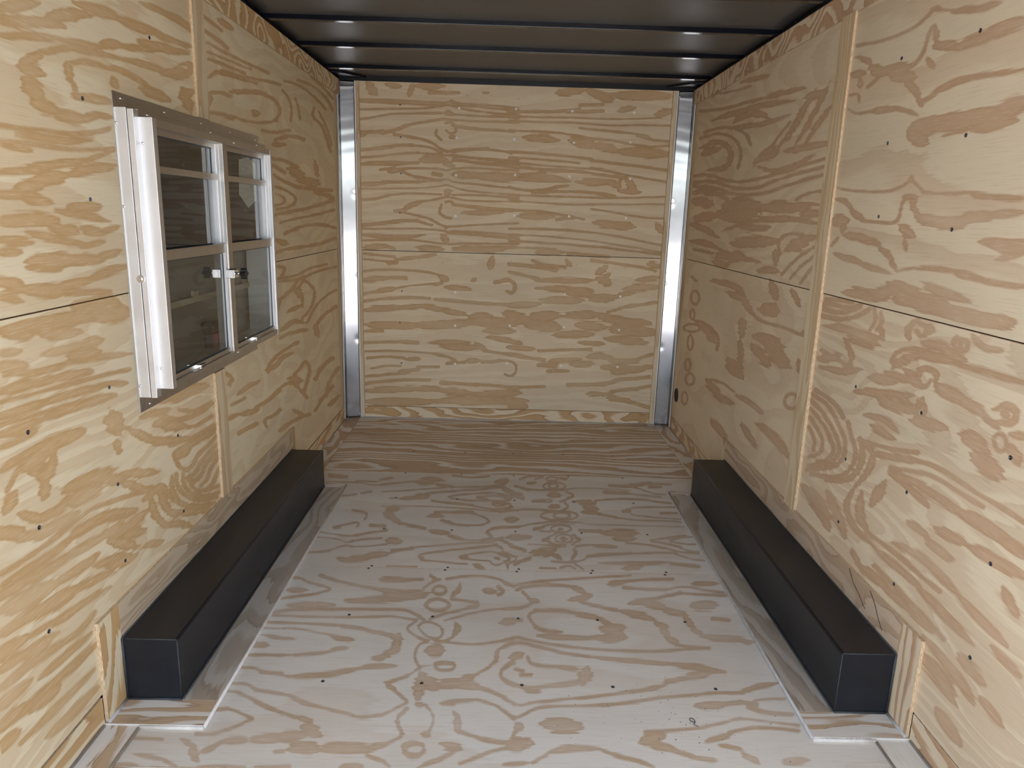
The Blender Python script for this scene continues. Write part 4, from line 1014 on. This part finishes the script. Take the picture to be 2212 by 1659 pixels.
SKL = (P_WARM, 3.5, 2.0, 0.7, 4.0)
MATS_L = dict(
    ln=ply('ply_left_lower_near', P_WARM, 2.4, 4.3, 0.62, 2.5, 1.3, (), 0.45, 0.22, veneer=1.165, grow=0.004, traced=True),
    un=ply('ply_left_upper_near', P_WARM, 3.0, 1.7, 0.6, 2.3, 4.7, (), 0.46, 0.16, grow=0.004, traced=True),
    lf=ply('ply_left_lower_far', P_WARM, 1.8, 2.8, 0.8, 2.3, 7.7, (), 0.55, 0.16, veneer=1.165, faint=0.22, op=1.0, grow=0.002, traced=True),
    uf=ply('ply_left_upper_far', P_WARM, 3.0, 3.4, 0.5, 1.9, 10.4, (), 0.48, 0.14, faint=0.22, op=1.0, grow=0.002, traced=True),
    fr=ply('ply_left_frieze', P_WARM, 2.0, 4.2, 1.6, 3.0, 3.9, (), 0.5, 0.15),
    sk=ply('ply_left_skirting', P_WARM, 3.0, 3.5, 0.8, 4.0, 6.1, (), 0.5, 0.2),
    cs=ply('ply_left_corner', P_STRIP, 6, 2.0, 0.5, 5.0, 2.9, (), 0.5, 0.2),
    bt=ply('ply_left_batten', P_STRIP, 9, 2.2, 0.5, 6.0, 12.2, (), 0.5, 0.25),
    f1=ply('ply_left_filler_end', P_WARM, 8, 3.0, 0.7, 4.0, 8.2, (), 0.55, 0.2),
    f2=ply('ply_left_filler', ((0.66, 0.56, 0.42), (0.55, 0.43, 0.30), (0.45, 0.33, 0.21)), 3, 3.5, 0.9, 5.0, 9.2, (), 0.5, 0.2))
wl, PL, _ = wall_side(-1, 'wall_left', 'yellowish plywood side wall with the window in it', MATS_L)

MATS_R = dict(
    ln=ply('ply_right_lower_near', P_PINK, 2.4, 4.3, 0.62, 2.5, 21.3, (), 0.45, 0.22, veneer=1.165, grow=0.004, traced=True),
    un=ply('ply_right_upper_near', P_PINK, 2.6, 0.9, 0.5, 1.8, 24.7, (), 0.66, 0.13, traced=True),
    lf=ply('ply_right_lower_far', P_PINK, 1.0, 1.6, 0.8, 2.0, 27.7, (), 0.62, 0.13, veneer=1.165, faint=0.22, op=1.0, grow=0.002, traced=True),
    uf=ply('ply_right_upper_far', P_PINK, 4.5, 3.6, 0.5, 1.9, 30.4, (), 0.46, 0.14, faint=0.22, op=1.0, grow=0.002, traced=True),
    fr=ply('ply_right_frieze', P_PINK, 2.0, 4.2, 1.6, 3.0, 23.9, (), 0.5, 0.15),
    sk=ply('ply_right_skirting', P_PINK, 3.0, 3.5, 0.8, 4.0, 26.1, (), 0.5, 0.2),
    cs=ply('ply_right_corner', P_STRIP, 6, 2.0, 0.5, 5.0, 22.9, (), 0.5, 0.2),
    bt=ply('ply_right_batten', P_STRIP, 9, 2.4, 0.6, 6.0, 32.2, (), 0.5, 0.25),
    f1=ply('ply_right_filler_end', P_PINK, 8, 3.0, 0.7, 4.0, 28.2, (), 0.55, 0.2),
    f2=ply('ply_right_filler', ((0.68, 0.56, 0.43), (0.56, 0.42, 0.30), (0.45, 0.32, 0.22)), 2, 3.5, 0.9, 4.0, 29.2, (), 0.5, 0.2))
wr, PR, f2r = wall_side(1, 'wall_right', 'pinkish plywood side wall without any window', MATS_R)

# screws in the side walls, 16 inch stud rows
for (P, s, facing) in ((PL, -1, '+x'), (PR, 1, '-x')):
    for y in (1.755, 2.155, 2.58):
        for z in (0.44, 0.72, 1.005):
            if s < 0 and y > 2.3 and z > 0.85:
                continue
            screw(S_DARK, (s * HW, y + random.uniform(-.012, .012), z + random.uniform(-.02, .02)), facing, P['ln'])
        for z in (1.575, 1.83, 2.11):
            if s < 0 and y > 2.3 and z < 2:
                continue
            screw(S_DARK, (s * (HW - 0.004), y + random.uniform(-.012, .012), z + random.uniform(-.02, .02)), facing, P['un'])
    for y in (3.40, 3.80, 4.21, 4.62, 5.02):
        for z in (0.44, 0.72, 1.005):
            screw(S_NAIL, (s * HW, y, z + random.uniform(-.02, .02)), facing, P['lf'])
        for z in (1.575, 1.83, 2.11):
            if s < 0 and y < 3.6 and z < 2:
                continue
            screw(S_NAIL, (s * (HW - 0.004), y, z + random.uniform(-.02, .02)), facing, P['uf'])
# two splits in the right filler board
for pts in ([(1835, 1228), (1843, 1258), (1856, 1285), (1868, 1315)], [(1880, 1276), (1890, 1305), (1897, 1335), (1905, 1362)]):
    q = [Rp(a, b, 0.0105) for a, b in pts]
    tube('split', [(HW - 0.0106, y, max(z, .232)) for y, z in q], 0.0016, M_CRACK, f2r, 5)

# ================================================================== BACK WALL
wb = tag(empty('wall_back', (0, D, 0)), 'plywood end wall between the two shiny corner posts', 'wall', 'structure')
W_BU = ply('ply_back_upper', P_BACK, 8, 2.2, 0.30, 3.2, 41.2, (), 0.40, 0.12, faint=0.18, grow=0.003, traced=True)
W_BL = ply('ply_back_lower', P_BACK, 4.0, 2.2, 0.33, 2.6, 44.4, (), 0.42, 0.22, faint=0.18, grow=0.003, traced=True)
W_BS = ply('ply_back_base', P_BACK, 6, 3.5, 1.0, 4.0, 47.1, (), 0.5, 0.14)
W_BC = ply('ply_back_edge_strip', P_STRIP, 10, 2, 0.4, 6, 48.3, (), 0.5, 0.25)
bu = sheet('plywood_panel', 'y', rect(-1.104, 1.098, 1.279, H), [(-1.104, 1.098, 1.279, H, True)], D - 0.001, D + TH, [W_BU, M_EDGE], wb, 'BW', 0.0085)
blw = sheet('plywood_panel', 'y', rect(-1.104, 1.098, 0.0955, 1.2745), [(-1.104, 1.098, 0.0955, 1.2745, True)], D - 0.001, D + TH, [W_BL, M_EDGE], wb, 'BW', 0.0085)
prism('plywood_panel', 'y', rect(-1.104, 1.098, 0.0, 0.092), D - 0.001, D + TH, [W_BS, M_EDGE], wb)
for a, b in ((-1.14, -1.1055), (1.0995, 1.137)):
    prism('edge_strip', 'y', rect(a, b, 0.0, H), D - 0.007, D + TH, [W_BC, M_EDGE], wb, True)
bar('outer_skin', -1.30, 1.30, D + 0.035, D + 0.04, -0.06, H + 0.06, M_OUT, wb, 0)
for z in (2.28, 2.075, 1.832, 1.550, 0.990, 0.735, 0.448):
    for x in (-0.822, -0.412, -0.006, 0.405, 0.822):
        if abs(z - 0.99) < .01 and abs(x) < .1:
            continue
        big = x > -0.5
        screw(S_WHITE if big else S_DARK, (x + random.uniform(-.012, .012), D - 0.001, z + random.uniform(-.012, .012)), '-y', bu if z > 1.2 else blw)
for k in range(13):
    screw(S_NAIL, (-1.03 + k * .17 + random.uniform(-.03, .03), D - 0.001, 2.362 + random.uniform(-.01, .01)), '-y', bu, 'nail')
    screw(S_NAIL, (-1.03 + k * .17 + random.uniform(-.03, .03), D - 0.001, 1.20 + random.uniform(-.03, .03)), '-y', blw, 'nail')

# ================================================================== CORNER POSTS
def corner_post(s, label):
    t = tag(empty('corner_post', (s * 1.19, D - 0.01, 0)), label, 'corner post', group='shiny corner posts')
    x_in, x_out = 1.135, 1.2425
    scr = [2.40, 1.672, 1.11, 0.615, 0.03]
    bm = bmesh.new()
    nx, nz = 10, 240
    grid = []
    yb = D - 0.009
    for j in range(nz + 1):
        z = 0.004 + (H - 0.006) * j / nz
        row = []
        for i in range(nx + 1):
            f = i / nx
            x = x_in + (x_out - x_in) * f
            top = max(0, min(1, (z - 1.75) / 0.5))
            y = yb - 0.021 * f - 0.0003 * math.sin(math.pi * f) + 0.00045 * top * math.sin(z * 70 + 1.5 * f + (0.7 if s > 0 else 0))
            y += 0.0007 * math.sin(z * 5.2 + (1.0 if s > 0 else 2.2))
            for zz in scr[1:4]:
                y += 0.0022 * math.exp(-(((x - x_in - 0.010) / 0.016) ** 2 + ((z - zz) / 0.022) ** 2))
            row.append(bm.verts.new((s * x, y, z)))
        grid.append(row)
    for j in range(nz):
        for i in range(nx):
            bm.faces.new((grid[j][i], grid[j][i + 1], grid[j + 1][i + 1], grid[j + 1][i]))
    bmesh.ops.recalc_face_normals(bm, faces=bm.faces)
    if bm.faces[:][0].normal.y > 0:
        bmesh.ops.reverse_faces(bm, faces=bm.faces[:])
    fp = finish('face_plate', bm, M_STEEL, t, True)
    sol = fp.modifiers.new('thickness', 'SOLIDIFY')
    sol.thickness = 0.0016
    sol.offset = -1
    # hemmed edge next to the plywood
    a, b = sorted((s * 1.130, s * 1.1375))
    bar('hem', a, b, D - 0.0125, D - 0.007, 0.003, H - 0.002, M_ALU, t, 0.001)
    # return along the side wall
    a, b = sorted((s * 1.2395, s * 1.2445))
    bar('side_return', a, b, 5.347, D - 0.028, 0.003, H - 0.002, M_STEEL, t, 0.0008)
    a, b = sorted((s * 1.2375, s * 1.2445))
    bar('return_lip', a, b, 5.342, 5.354, 0.003, H - 0.002, M_ALU, t, 0.0015)
    for z in scr:
        screw(S_BRIGHT, (s * 1.145, D - 0.0105, z), '-y', fp)
    return t


corner_post(-1, 'shiny sheet metal corner post beside the wall with the window')
corner_post(1, 'shiny sheet metal corner post beside the small black wall vent')

# ================================================================== CEILING
ce = tag(empty('ceiling', (0, 2.6, H)), 'black metal trailer roof with cross bows', 'ceiling', 'structure')
ZS, ZB = 2.477, 2.450
bows = [5.068, 4.430, 3.857, 3.280, 2.70, 2.12, 1.54, 0.96, 0.38]
bm = bmesh.new()
NXs, NYs = 24, 150
g = []
for j in range(NYs + 1):
    y = Y0 + (D + 0.02 - Y0) * j / NYs
    row = []
    for i in range(NXs + 1):
        x = -1.29 + 2.58 * i / NXs
        ph = float(np.interp(y, bows[::-1], range(len(bows)))) % 1.0
        z = ZS + 0.003 * math.sin(math.pi * ph) + 0.0016 * math.sin(2.3 * x + 5 * y) * math.sin(math.pi * ph)
        z += 0.0008 * math.sin(7.1 * x + 1.7 * y)
        row.append(bm.verts.new((x, y, z)))
    g.append(row)
for j in range(NYs):
    for i in range(NXs):
        bm.faces.new((g[j][i], g[j + 1][i], g[j + 1][i + 1], g[j][i + 1]))
rs = finish('roof_sheet', bm, M_ROOF, ce, True)
sol = rs.modifiers.new('thickness', 'SOLIDIFY')
sol.thickness = 0.004
sol.offset = 1
for y in bows:
    if y > 0:
        bar('roof_bow', -1.262, 1.262, y - 0.040, y, ZB, ZS + 0.003, M_BOW, ce, 0.003)
for s in (-1, 1):
    a, b = sorted((s * 1.262, s * 1.30))
    bar('top_rail', a, b, Y0, D + 0.03, H - 0.01, ZS + 0.012, M_RAIL, ce, 0.003)
    a, b = sorted((s * 1.243, s * 1.285))
    bar('rail_ledge', a, b, Y0, D, H + 0.0005, H + 0.010, M_RAIL, ce, 0.002)
    # corner gusset
    bm = bmesh.new()
    pts = [(s * 1.262, D - 0.02), (s * 1.262, D - 0.20), (s * 1.17, D - 0.16), (s * 1.05, D - 0.02)]
    v0 = [bm.verts.new((x, y, ZB + 0.008)) for x, y in pts]
    v1 = [bm.verts.new((x, y, ZB + 0.018)) for x, y in pts]
    bm.faces.new(v0)
    bm.faces.new(v1)
    for i in range(4):
        bm.faces.new((v0[i], v0[(i + 1) % 4], v1[(i + 1) % 4], v1[i]))
    bmesh.ops.recalc_face_normals(bm, faces=bm.faces)
    finish('gusset', bm, M_RAIL, ce)
    for k in range(14):
        y = D - 0.3 - k * 0.3
        bar('rivet_clip', *sorted((s * 1.2585, s * 1.2625)), y, y + 0.004, H + 0.012, H + 0.03, M_SCREW_D, ce, 0)
bar('end_rail', -1.262, 1.262, D - 0.004, D + 0.03, H + 0.0005, ZS + 0.012, M_RAIL, ce, 0.002)

# ================================================================== WHEEL BOXES
def wheel_box(s, label, mat, bead):
    t = tag(empty('wheel_box', (s * 1.15, 2.98, 0)), label, 'wheel box', group='steel wheel boxes along the side walls')
    xi, xo = 1.0575, 1.2445
    y0, y1, zt = 2.056, 3.94, 0.229
    # folded shell: top and inner side in one sheet
    prof = [(xo, zt), (xi + 0.008, zt), (xi + 0.0025, zt - 0.0025), (xi, zt - 0.008), (xi, 0.002),
            (xi + 0.003, 0.002), (xi + 0.003, zt - 0.009), (xi + 0.009, zt - 0.003), (xo, zt - 0.003)]
    bm = bmesh.new()
    A_ = [bm.verts.new((s * x, y0 + 0.003, z)) for x, z in prof]
    B_ = [bm.verts.new((s * x, y1 - 0.003, z)) for x, z in prof]
    n = len(prof)
    for i in range(n):
        bm.faces.new((A_[i], A_[(i + 1) % n], B_[(i + 1) % n], B_[i]))
    bm.faces.new(A_)
    bm.faces.new(B_)
    bmesh.ops.recalc_face_normals(bm, faces=bm.faces)
    sh = finish('folded_shell', bm, mat, t)
    a, b = sorted((s * (xi + 0.0005), s * xo))
    ep = bar('end_plate', a, b, y0, y0 + 0.003, 0.002, zt - 0.0005, mat, t, 0.0008)
    bar('end_plate', a, b, y1 - 0.003, y1, 0.002, zt - 0.0005, mat, t, 0.0008)
    # weld beads on the near end and sealant round the foot
    tube('weld_bead', [(s * (xi + 0.002), y0 + 0.001, z) for z in (0.02, 0.1, zt - 0.004)], 0.0022, bead, ep, 6)
    tube('weld_bead', [(s * x, y0 + 0.001, zt - 0.002) for x in (xi + 0.004, 1.15, xo)], 0.0022, bead, ep, 6)
    tube('sealant_bead', [(s * (xi - 0.001), y, 0.0125) for y in (y0, 2.7, 3.3, y1)], 0.0045, bead, sh, 6)
    tube('sealant_bead', [(s * x, y0 - 0.001, 0.0125) for x in (xi - 0.001, 1.15, xo - 0.012)], 0.0055, bead, ep, 6)
    tube('sealant_bead', [(s * 1.231, y0 - 0.001, z) for z in (0.0125, 0.12, zt)], 0.0045, bead, ep, 6)
    tube('sealant_bead', [(s * 1.233, y, zt) for y in (y0, 2.7, 3.3, y1)], 0.0035, bead, sh, 6)
    return t


wheel_box(-1, 'long black steel wheel box with scuffed top below the window', M_BOXL, M_BEADL)
wheel_box(1, 'long blue-black steel wheel box along the wall with the small vent', M_BOXR, M_BEADR)

# ================================================================== WALL VENT
py, pz = Rp(1461.5, 853.4)
vent = tag(empty('wall_vent', (HW, py, pz)), 'small round black vent cap low on the plywood wall', 'vent')
bm = bmesh.new()
ring_shape(bm, [(0.0, 0.002), (0.034, 0.002), (0.034, 0.007), (0.049, 0.007), (0.052, 0.004), (0.052, -0.001), (0, -0.001)], 28)
bmesh.ops.rotate(bm, verts=bm.verts, cent=(0, 0, 0), matrix=Matrix.Rotation(-math.pi / 2, 3, 'Y'))
bmesh.ops.translate(bm, verts=bm.verts, vec=(HW, py, pz))
bmesh.ops.recalc_face_normals(bm, faces=bm.faces)
finish('flange', bm, M_BLACK, vent)
for k in range(-3, 4):
    hw_ = math.sqrt(0.033 ** 2 - (k * 0.009) ** 2)
    bar('louvre', HW - 0.008, HW - 0.001, py - hw_, py + hw_, pz + k * 0.009 - 0.0028, pz + k * 0.009 + 0.0028, M_BLACK, vent, 0.0008)

# ================================================================== WINDOW
win = tag(empty('window_1', (-HW, 2.93, 0.90)), 'aluminium framed double window with four panes in the plywood wall', 'window', 'structure')
X = lambda p: -HW + p


def wbar(name, p0, p1, y0, y1, z0, z1, mat=M_ALU, bev=0.0012, parent=None):
    return bar(name, X(p0), X(p1), y0, y1, z0, z1, mat, parent or win, bev)


def wpoly(name, poly, p0, p1, mat):
    bm = bmesh.new()
    A_ = [bm.verts.new((X(p0), y, z)) for y, z in poly]
    B_ = [bm.verts.new((X(p1), y, z)) for y, z in poly]
    n = len(poly)
    bm.faces.new(A_)
    bm.faces.new(B_)
    for i in range(n):
        bm.faces.new((A_[i], A_[(i + 1) % n], B_[(i + 1) % n], B_[i]))
    bmesh.ops.recalc_face_normals(bm, faces=bm.faces)
    return finish(name, bm, mat, win)


def wframe(name, p0, p1, y0, y1, z0, z1, st, top, bot):
    """sash frame: stiles of width st, rails of height top and bot, as one mesh"""
    bm = bmesh.new()
    n0 = 0
    for (a, b, c, d, mi) in ((y0, y0 + st, z0, z1 - top, 0), (y1 - st, y1, z0, z1 - top, 0), (y0, y1, z1 - top, z1, 1), (y0 + st, y1 - st, z0, z0 + bot, 1)):
        add_box(bm, X(p0), X(p1), a, b, c, d)
        bm.faces.ensure_lookup_table()
        for f in bm.faces[n0:]:
            f.material_index = mi
        n0 = len(bm.faces)
    bmesh.ops.recalc_face_normals(bm, faces=bm.faces)
    return finish(name, bm, [M_ALU, M_ALU_DULL], win)


# mitred flange strips on the plywood
wpoly('flange_strip', [(2.313, 1.891), (3.632, 1.889), (3.60, 1.845), (2.356, 1.846)], 0.0, 0.0075, M_ALU_DULL)
wpoly('flange_strip', [(2.313, 0.895), (2.313, 1.890), (2.355, 1.845), (2.355, 0.94)], 0.0, 0.0070, M_ALU_DULL)
wpoly('flange_strip', [(2.314, 0.895), (2.356, 0.940), (3.44, 0.940), (3.47, 0.897)], 0.0, 0.0075, M_ALU_DULL)
# outer frame (first step)
wbar('outer_jamb', 0.0, 0.041, 2.318, 2.350, 0.946, 1.846)
wbar('outer_jamb', 0.043, 0.062, 2.319, 2.350, 0.945, 1.842)
wbar('outer_jamb', 0.0, 0.05, 3.505, 3.53, 0.946, 1.846)
wbar('outer_head', 0.0, 0.0615, 2.350, 3.555, 1.822, 1.845, M_ALU_DULL)
wbar('outer_sill', 0.0, 0.0615, 2.350, 3.53, 0.946, 0.970, M_ALU_DULL)
# inner frame (second step)
wbar('inner_jamb', -0.03, 0.104, 2.347, 2.374, 0.970, 1.8225)
wbar('inner_jamb', -0.03, 0.104, 3.482, 3.504, 0.966, 1.818)
wbar('inner_head', -0.03, 0.1035, 2.374, 3.482, 1.796, 1.8215, M_ALU_DULL)
wbar('inner_sill', -0.03, 0.1035, 2.374, 3.482, 0.970, 0.992, M_ALU_DULL)
wbar('mullion', 0.045, 0.1035, 2.906, 2.952, 0.992, 1.796, M_ALU_DULL)
for (y0, y1) in ((2.374, 2.906), (2.952, 3.482)):
    # upper sash, set back: one welded frame with pane, gasket and screen as its pieces
    us = wframe('upper_sash', 0.052, 0.074, y0, y1, 1.39, 1.796, 0.014, 0.018, 0.002)
    wbar('track_rib', 0.074, 0.079, y1 - 0.005, y1, 1.424, 1.795)
    wbar('track_rib', 0.086, 0.090, y1 - 0.003, y1, 1.424, 1.795)
    sr = wbar('screen_rail', 0.060, 0.080, y0 + 0.003, y1 - 0.004, 1.661, 1.683, M_ALU_DULL)
    wbar('rail_groove', 0.0795, 0.0815, y0 + 0.004, y1 - 0.006, 1.6690, 1.6735, M_ALU_DULL, 0.0004, sr)
    wbar('glass_pane', 0.0600, 0.0630, y0 + 0.012, y1 - 0.012, 1.391, 1.780, M_GLASS, 0, us)
    wbar('gasket', 0.0625, 0.0655, y0 + 0.014, y1 - 0.014, 1.7735, 1.7785, M_GASKET, 0, us)
    wbar('gasket', 0.0625, 0.0655, y1 - 0.018, y1 - 0.014, 1.683, 1.7785, M_GASKET, 0, us)
    wbar('insect_screen', 0.050, 0.0515, y0 + 0.012, y1 - 0.012, 1.39, 1.672, M_SCREEN, 0, us)
    # lower sash, nearer the room
    ls = wframe('lower_sash', 0.078, 0.095, y0 + 0.001, y1 - 0.004, 0.993, 1.421, 0.0125, 0.034, 0.016)
    wbar('glass_pane', 0.0830, 0.0860, y0 + 0.010, y1 - 0.014, 1.005, 1.392, M_GLASS, 0, ls)
    wbar('gasket', 0.0855, 0.0885, y0 + 0.013, y1 - 0.018, 1.383, 1.3875, M_GASKET, 0, ls)
    wbar('gasket', 0.0855, 0.0885, y0 + 0.013, y1 - 0.018, 1.0085, 1.0125, M_GASKET, 0, ls)
    wbar('gasket', 0.0855, 0.0885, y1 - 0.021, y1 - 0.0165, 1.0125, 1.383, M_GASKET, 0, ls)
    wbar('gasket', 0.0855, 0.0885, y0 + 0.013, y0 + 0.016, 1.0125, 1.383, M_GASKET, 0, ls)
    # finger pull on the bottom rail
    yc_ = y0 + 0.185 if y0 < 2.5 else y0 + 0.205
    wbar('finger_pull', 0.094, 0.112, yc_, yc_ + 0.05, 1.004, 1.0065, M_CHROME, 0.0005, ls)
    wbar('finger_pull', 0.094, 0.110, yc_, yc_ + 0.012, 0.993, 1.005, M_CHROME, 0.0005, ls)
# flange and frame screws
for (px, py_) in ((350, 243), (430, 267), (492, 285.6), (547, 302)):
    y, z = Lp(px, py_)
    screw(S_BRIGHT, (X(0.0075), y, z), '+x', win)
for (px, py_) in ((255, 213), (319, 871)):
    y, z = Lp(px, py_)
    screw(S_BRIGHT, (X(0.0075), y, z), '+x', win)
for (px, py_) in ((318, 245), (455, 285), (554, 314), (370, 831), (450, 790)):
    y, z = Lp(px, py_, 0.062)
    screw(S_BRIGHT, (X(0.0615), y, max(.955, min(z, 1.834))), '+x', win)
for y, z in ((3.03, 1.809), (2.945, 0.981)):
    screw(S_BRIGHT, (X(0.1035), y, z), '+x', win)
for z in (1.80, 1.555, 0.985):
    screw(S_BRIGHT, (X(0.010), 2.318, z), '-y', win)
for z in (1.745, 1.04):
    screw(S_BRIGHT, (X(0.070), 2.347, z), '-y', win)
# washer and bolt in the groove of the outer jamb
bm = bmesh.new()
ring_shape(bm, [(0.0125, -0.001), (0.0125, 0.002), (0.0115, 0.003), (0.006, 0.003), (0.006, 0.0065), (0.0045, 0.008), (0, 0.008)], 20)
bmesh.ops.rotate(bm, verts=bm.verts, cent=(0, 0, 0), matrix=Matrix.Rotation(math.pi / 2, 3, 'X'))
bmesh.ops.translate(bm, verts=bm.verts, vec=(X(0.042), 2.318, 1.333))
bmesh.ops.recalc_face_normals(bm, faces=bm.faces)
finish('bolt', bm, M_CHROME, win)

# clamp with a star knob holding the mullion
clamp = tag(empty('window_clamp', (X(0.104), 2.905, 1.305)), 'chrome clamp with black star knob on the window mullion', 'clamp')
CB = lambda n, p0, p1, y0, y1, z0, z1, m, b=0.0008: bar(n, X(p0), X(p1), y0, y1, z0, z1, m, clamp, b)
CB('bracket', 0.0965, 0.128, 2.884, 2.888, 1.289, 1.321, M_CHROME)
CB('bracket', 0.1035, 0.106, 2.884, 2.938, 1.289, 1.321, M_CHROME)
CB('bracket_bridge', 0.125, 0.129, 2.884, 2.935, 1.290, 1.320, M_CHROME)
CB('bracket_block', 0.106, 0.125, 2.890, 2.930, 1.294, 1.324, M_BLACK, 0.002)
bm = bmesh.new()
ring_shape(bm, [(0, 0.0), (0.005, 0.0), (0.005, 0.022), (0, 0.022)], 12)
bmesh.ops.rotate(bm, verts=bm.verts, cent=(0, 0, 0), matrix=Matrix.Rotation(math.pi / 2, 3, 'Y'))
bmesh.ops.translate(bm, verts=bm.verts, vec=(X(0.128), 2.908, 1.306))
finish('knob_stem', bm, M_CHROME, clamp, True)
bm = bmesh.new()
seg = 40
lo, hi = [], []
for k in range(seg):
    a = 2 * math.pi * k / seg
    r = 0.0165 + 0.0055 * math.cos(4 * a)
    lo.append(bm.verts.new((0, r * math.cos(a), r * math.sin(a))))
    hi.append(bm.verts.new((0.022, r * math.cos(a), r * math.sin(a))))
bm.faces.new(lo)
bm.faces.new(hi)
for k in range(seg):
    bm.faces.new((lo[k], lo[(k + 1) % seg], hi[(k + 1) % seg], hi[k]))
ring = bmesh.ops.recalc_face_normals(bm, faces=bm.faces)
bmesh.ops.translate(bm, verts=bm.verts, vec=(X(0.148), 2.908, 1.306))
finish('star_knob', bm, M_BLACK, clamp)

# paper tag stuck behind the far upper pane
tagq = [Lp(px, py_, 0.0585) for px, py_ in ((516, 345), (535, 339), (551, 355), (553, 433), (537, 449), (517, 420))]
tg = wpoly('paper_tag', tagq, 0.0575, 0.0585, M_PAPER)
tg.parent = None
tg.location = WL[tg]
tag(tg, 'pale hexagonal paper tag stuck on the far window pane', 'tag')

# ================================================================== CLOSED AWNING HATCH BEHIND THE WINDOW
hat = tag(empty('awning_hatch', (X(-0.035), 2.93, 0.95)), 'closed dark awning hatch seen through the window panes', 'hatch')
HBk = lambda n, p0, p1, y0, y1, z0, z1, m, b=0.001: bar(n, X(p0), X(p1), y0, y1, z0, z1, m, hat, b)
HBk('inner_skin', -0.044, -0.040, 2.30, 3.56, 0.93, 1.87, M_HATCH)
HBk('cross_rail', -0.040, -0.022, 2.35, 3.50, 1.192, 1.215, M_HATCHRAIL)
HBk('tab', -0.036, -0.022, 2.86, 2.90, 1.215, 1.236, M_HATCHRAIL)
HBk('tab', -0.036, -0.022, 3.42, 3.45, 1.215, 1.236, M_HATCHRAIL)
lb_ = HBk('latch_body', -0.0400, -0.004, 2.965, 3.045, 0.978, 1.072, M_BLACK, 0.004)
lb_['label'] = 'black latch body with two wings and a red tab'
rt_ = bar('red_tab', X(-0.006), X(0.004), 2.972, 3.004, 1.010, 1.050, M_RED, lb_, 0.003)
rt_['label'] = 'red plastic tab'
for ya, za in ((2.915, 1.094), (3.10, 1.094)):
    tube('wing', [(X(-0.02), 3.005, 1.066), (X(-0.016), (3.005 + ya) / 2, (1.066 + za) / 2 + .002), (X(-0.014), ya, za)], 0.015, M_BLACK, lb_, 10)

# ================================================================== YARD OUTSIDE THE OPEN END
gr = bar('ground', -25, 25, -40, 25, -0.75, -0.65, M_GROUND, None, 0)
tag(gr, 'concrete yard under and behind the trailer', 'ground', 'structure')
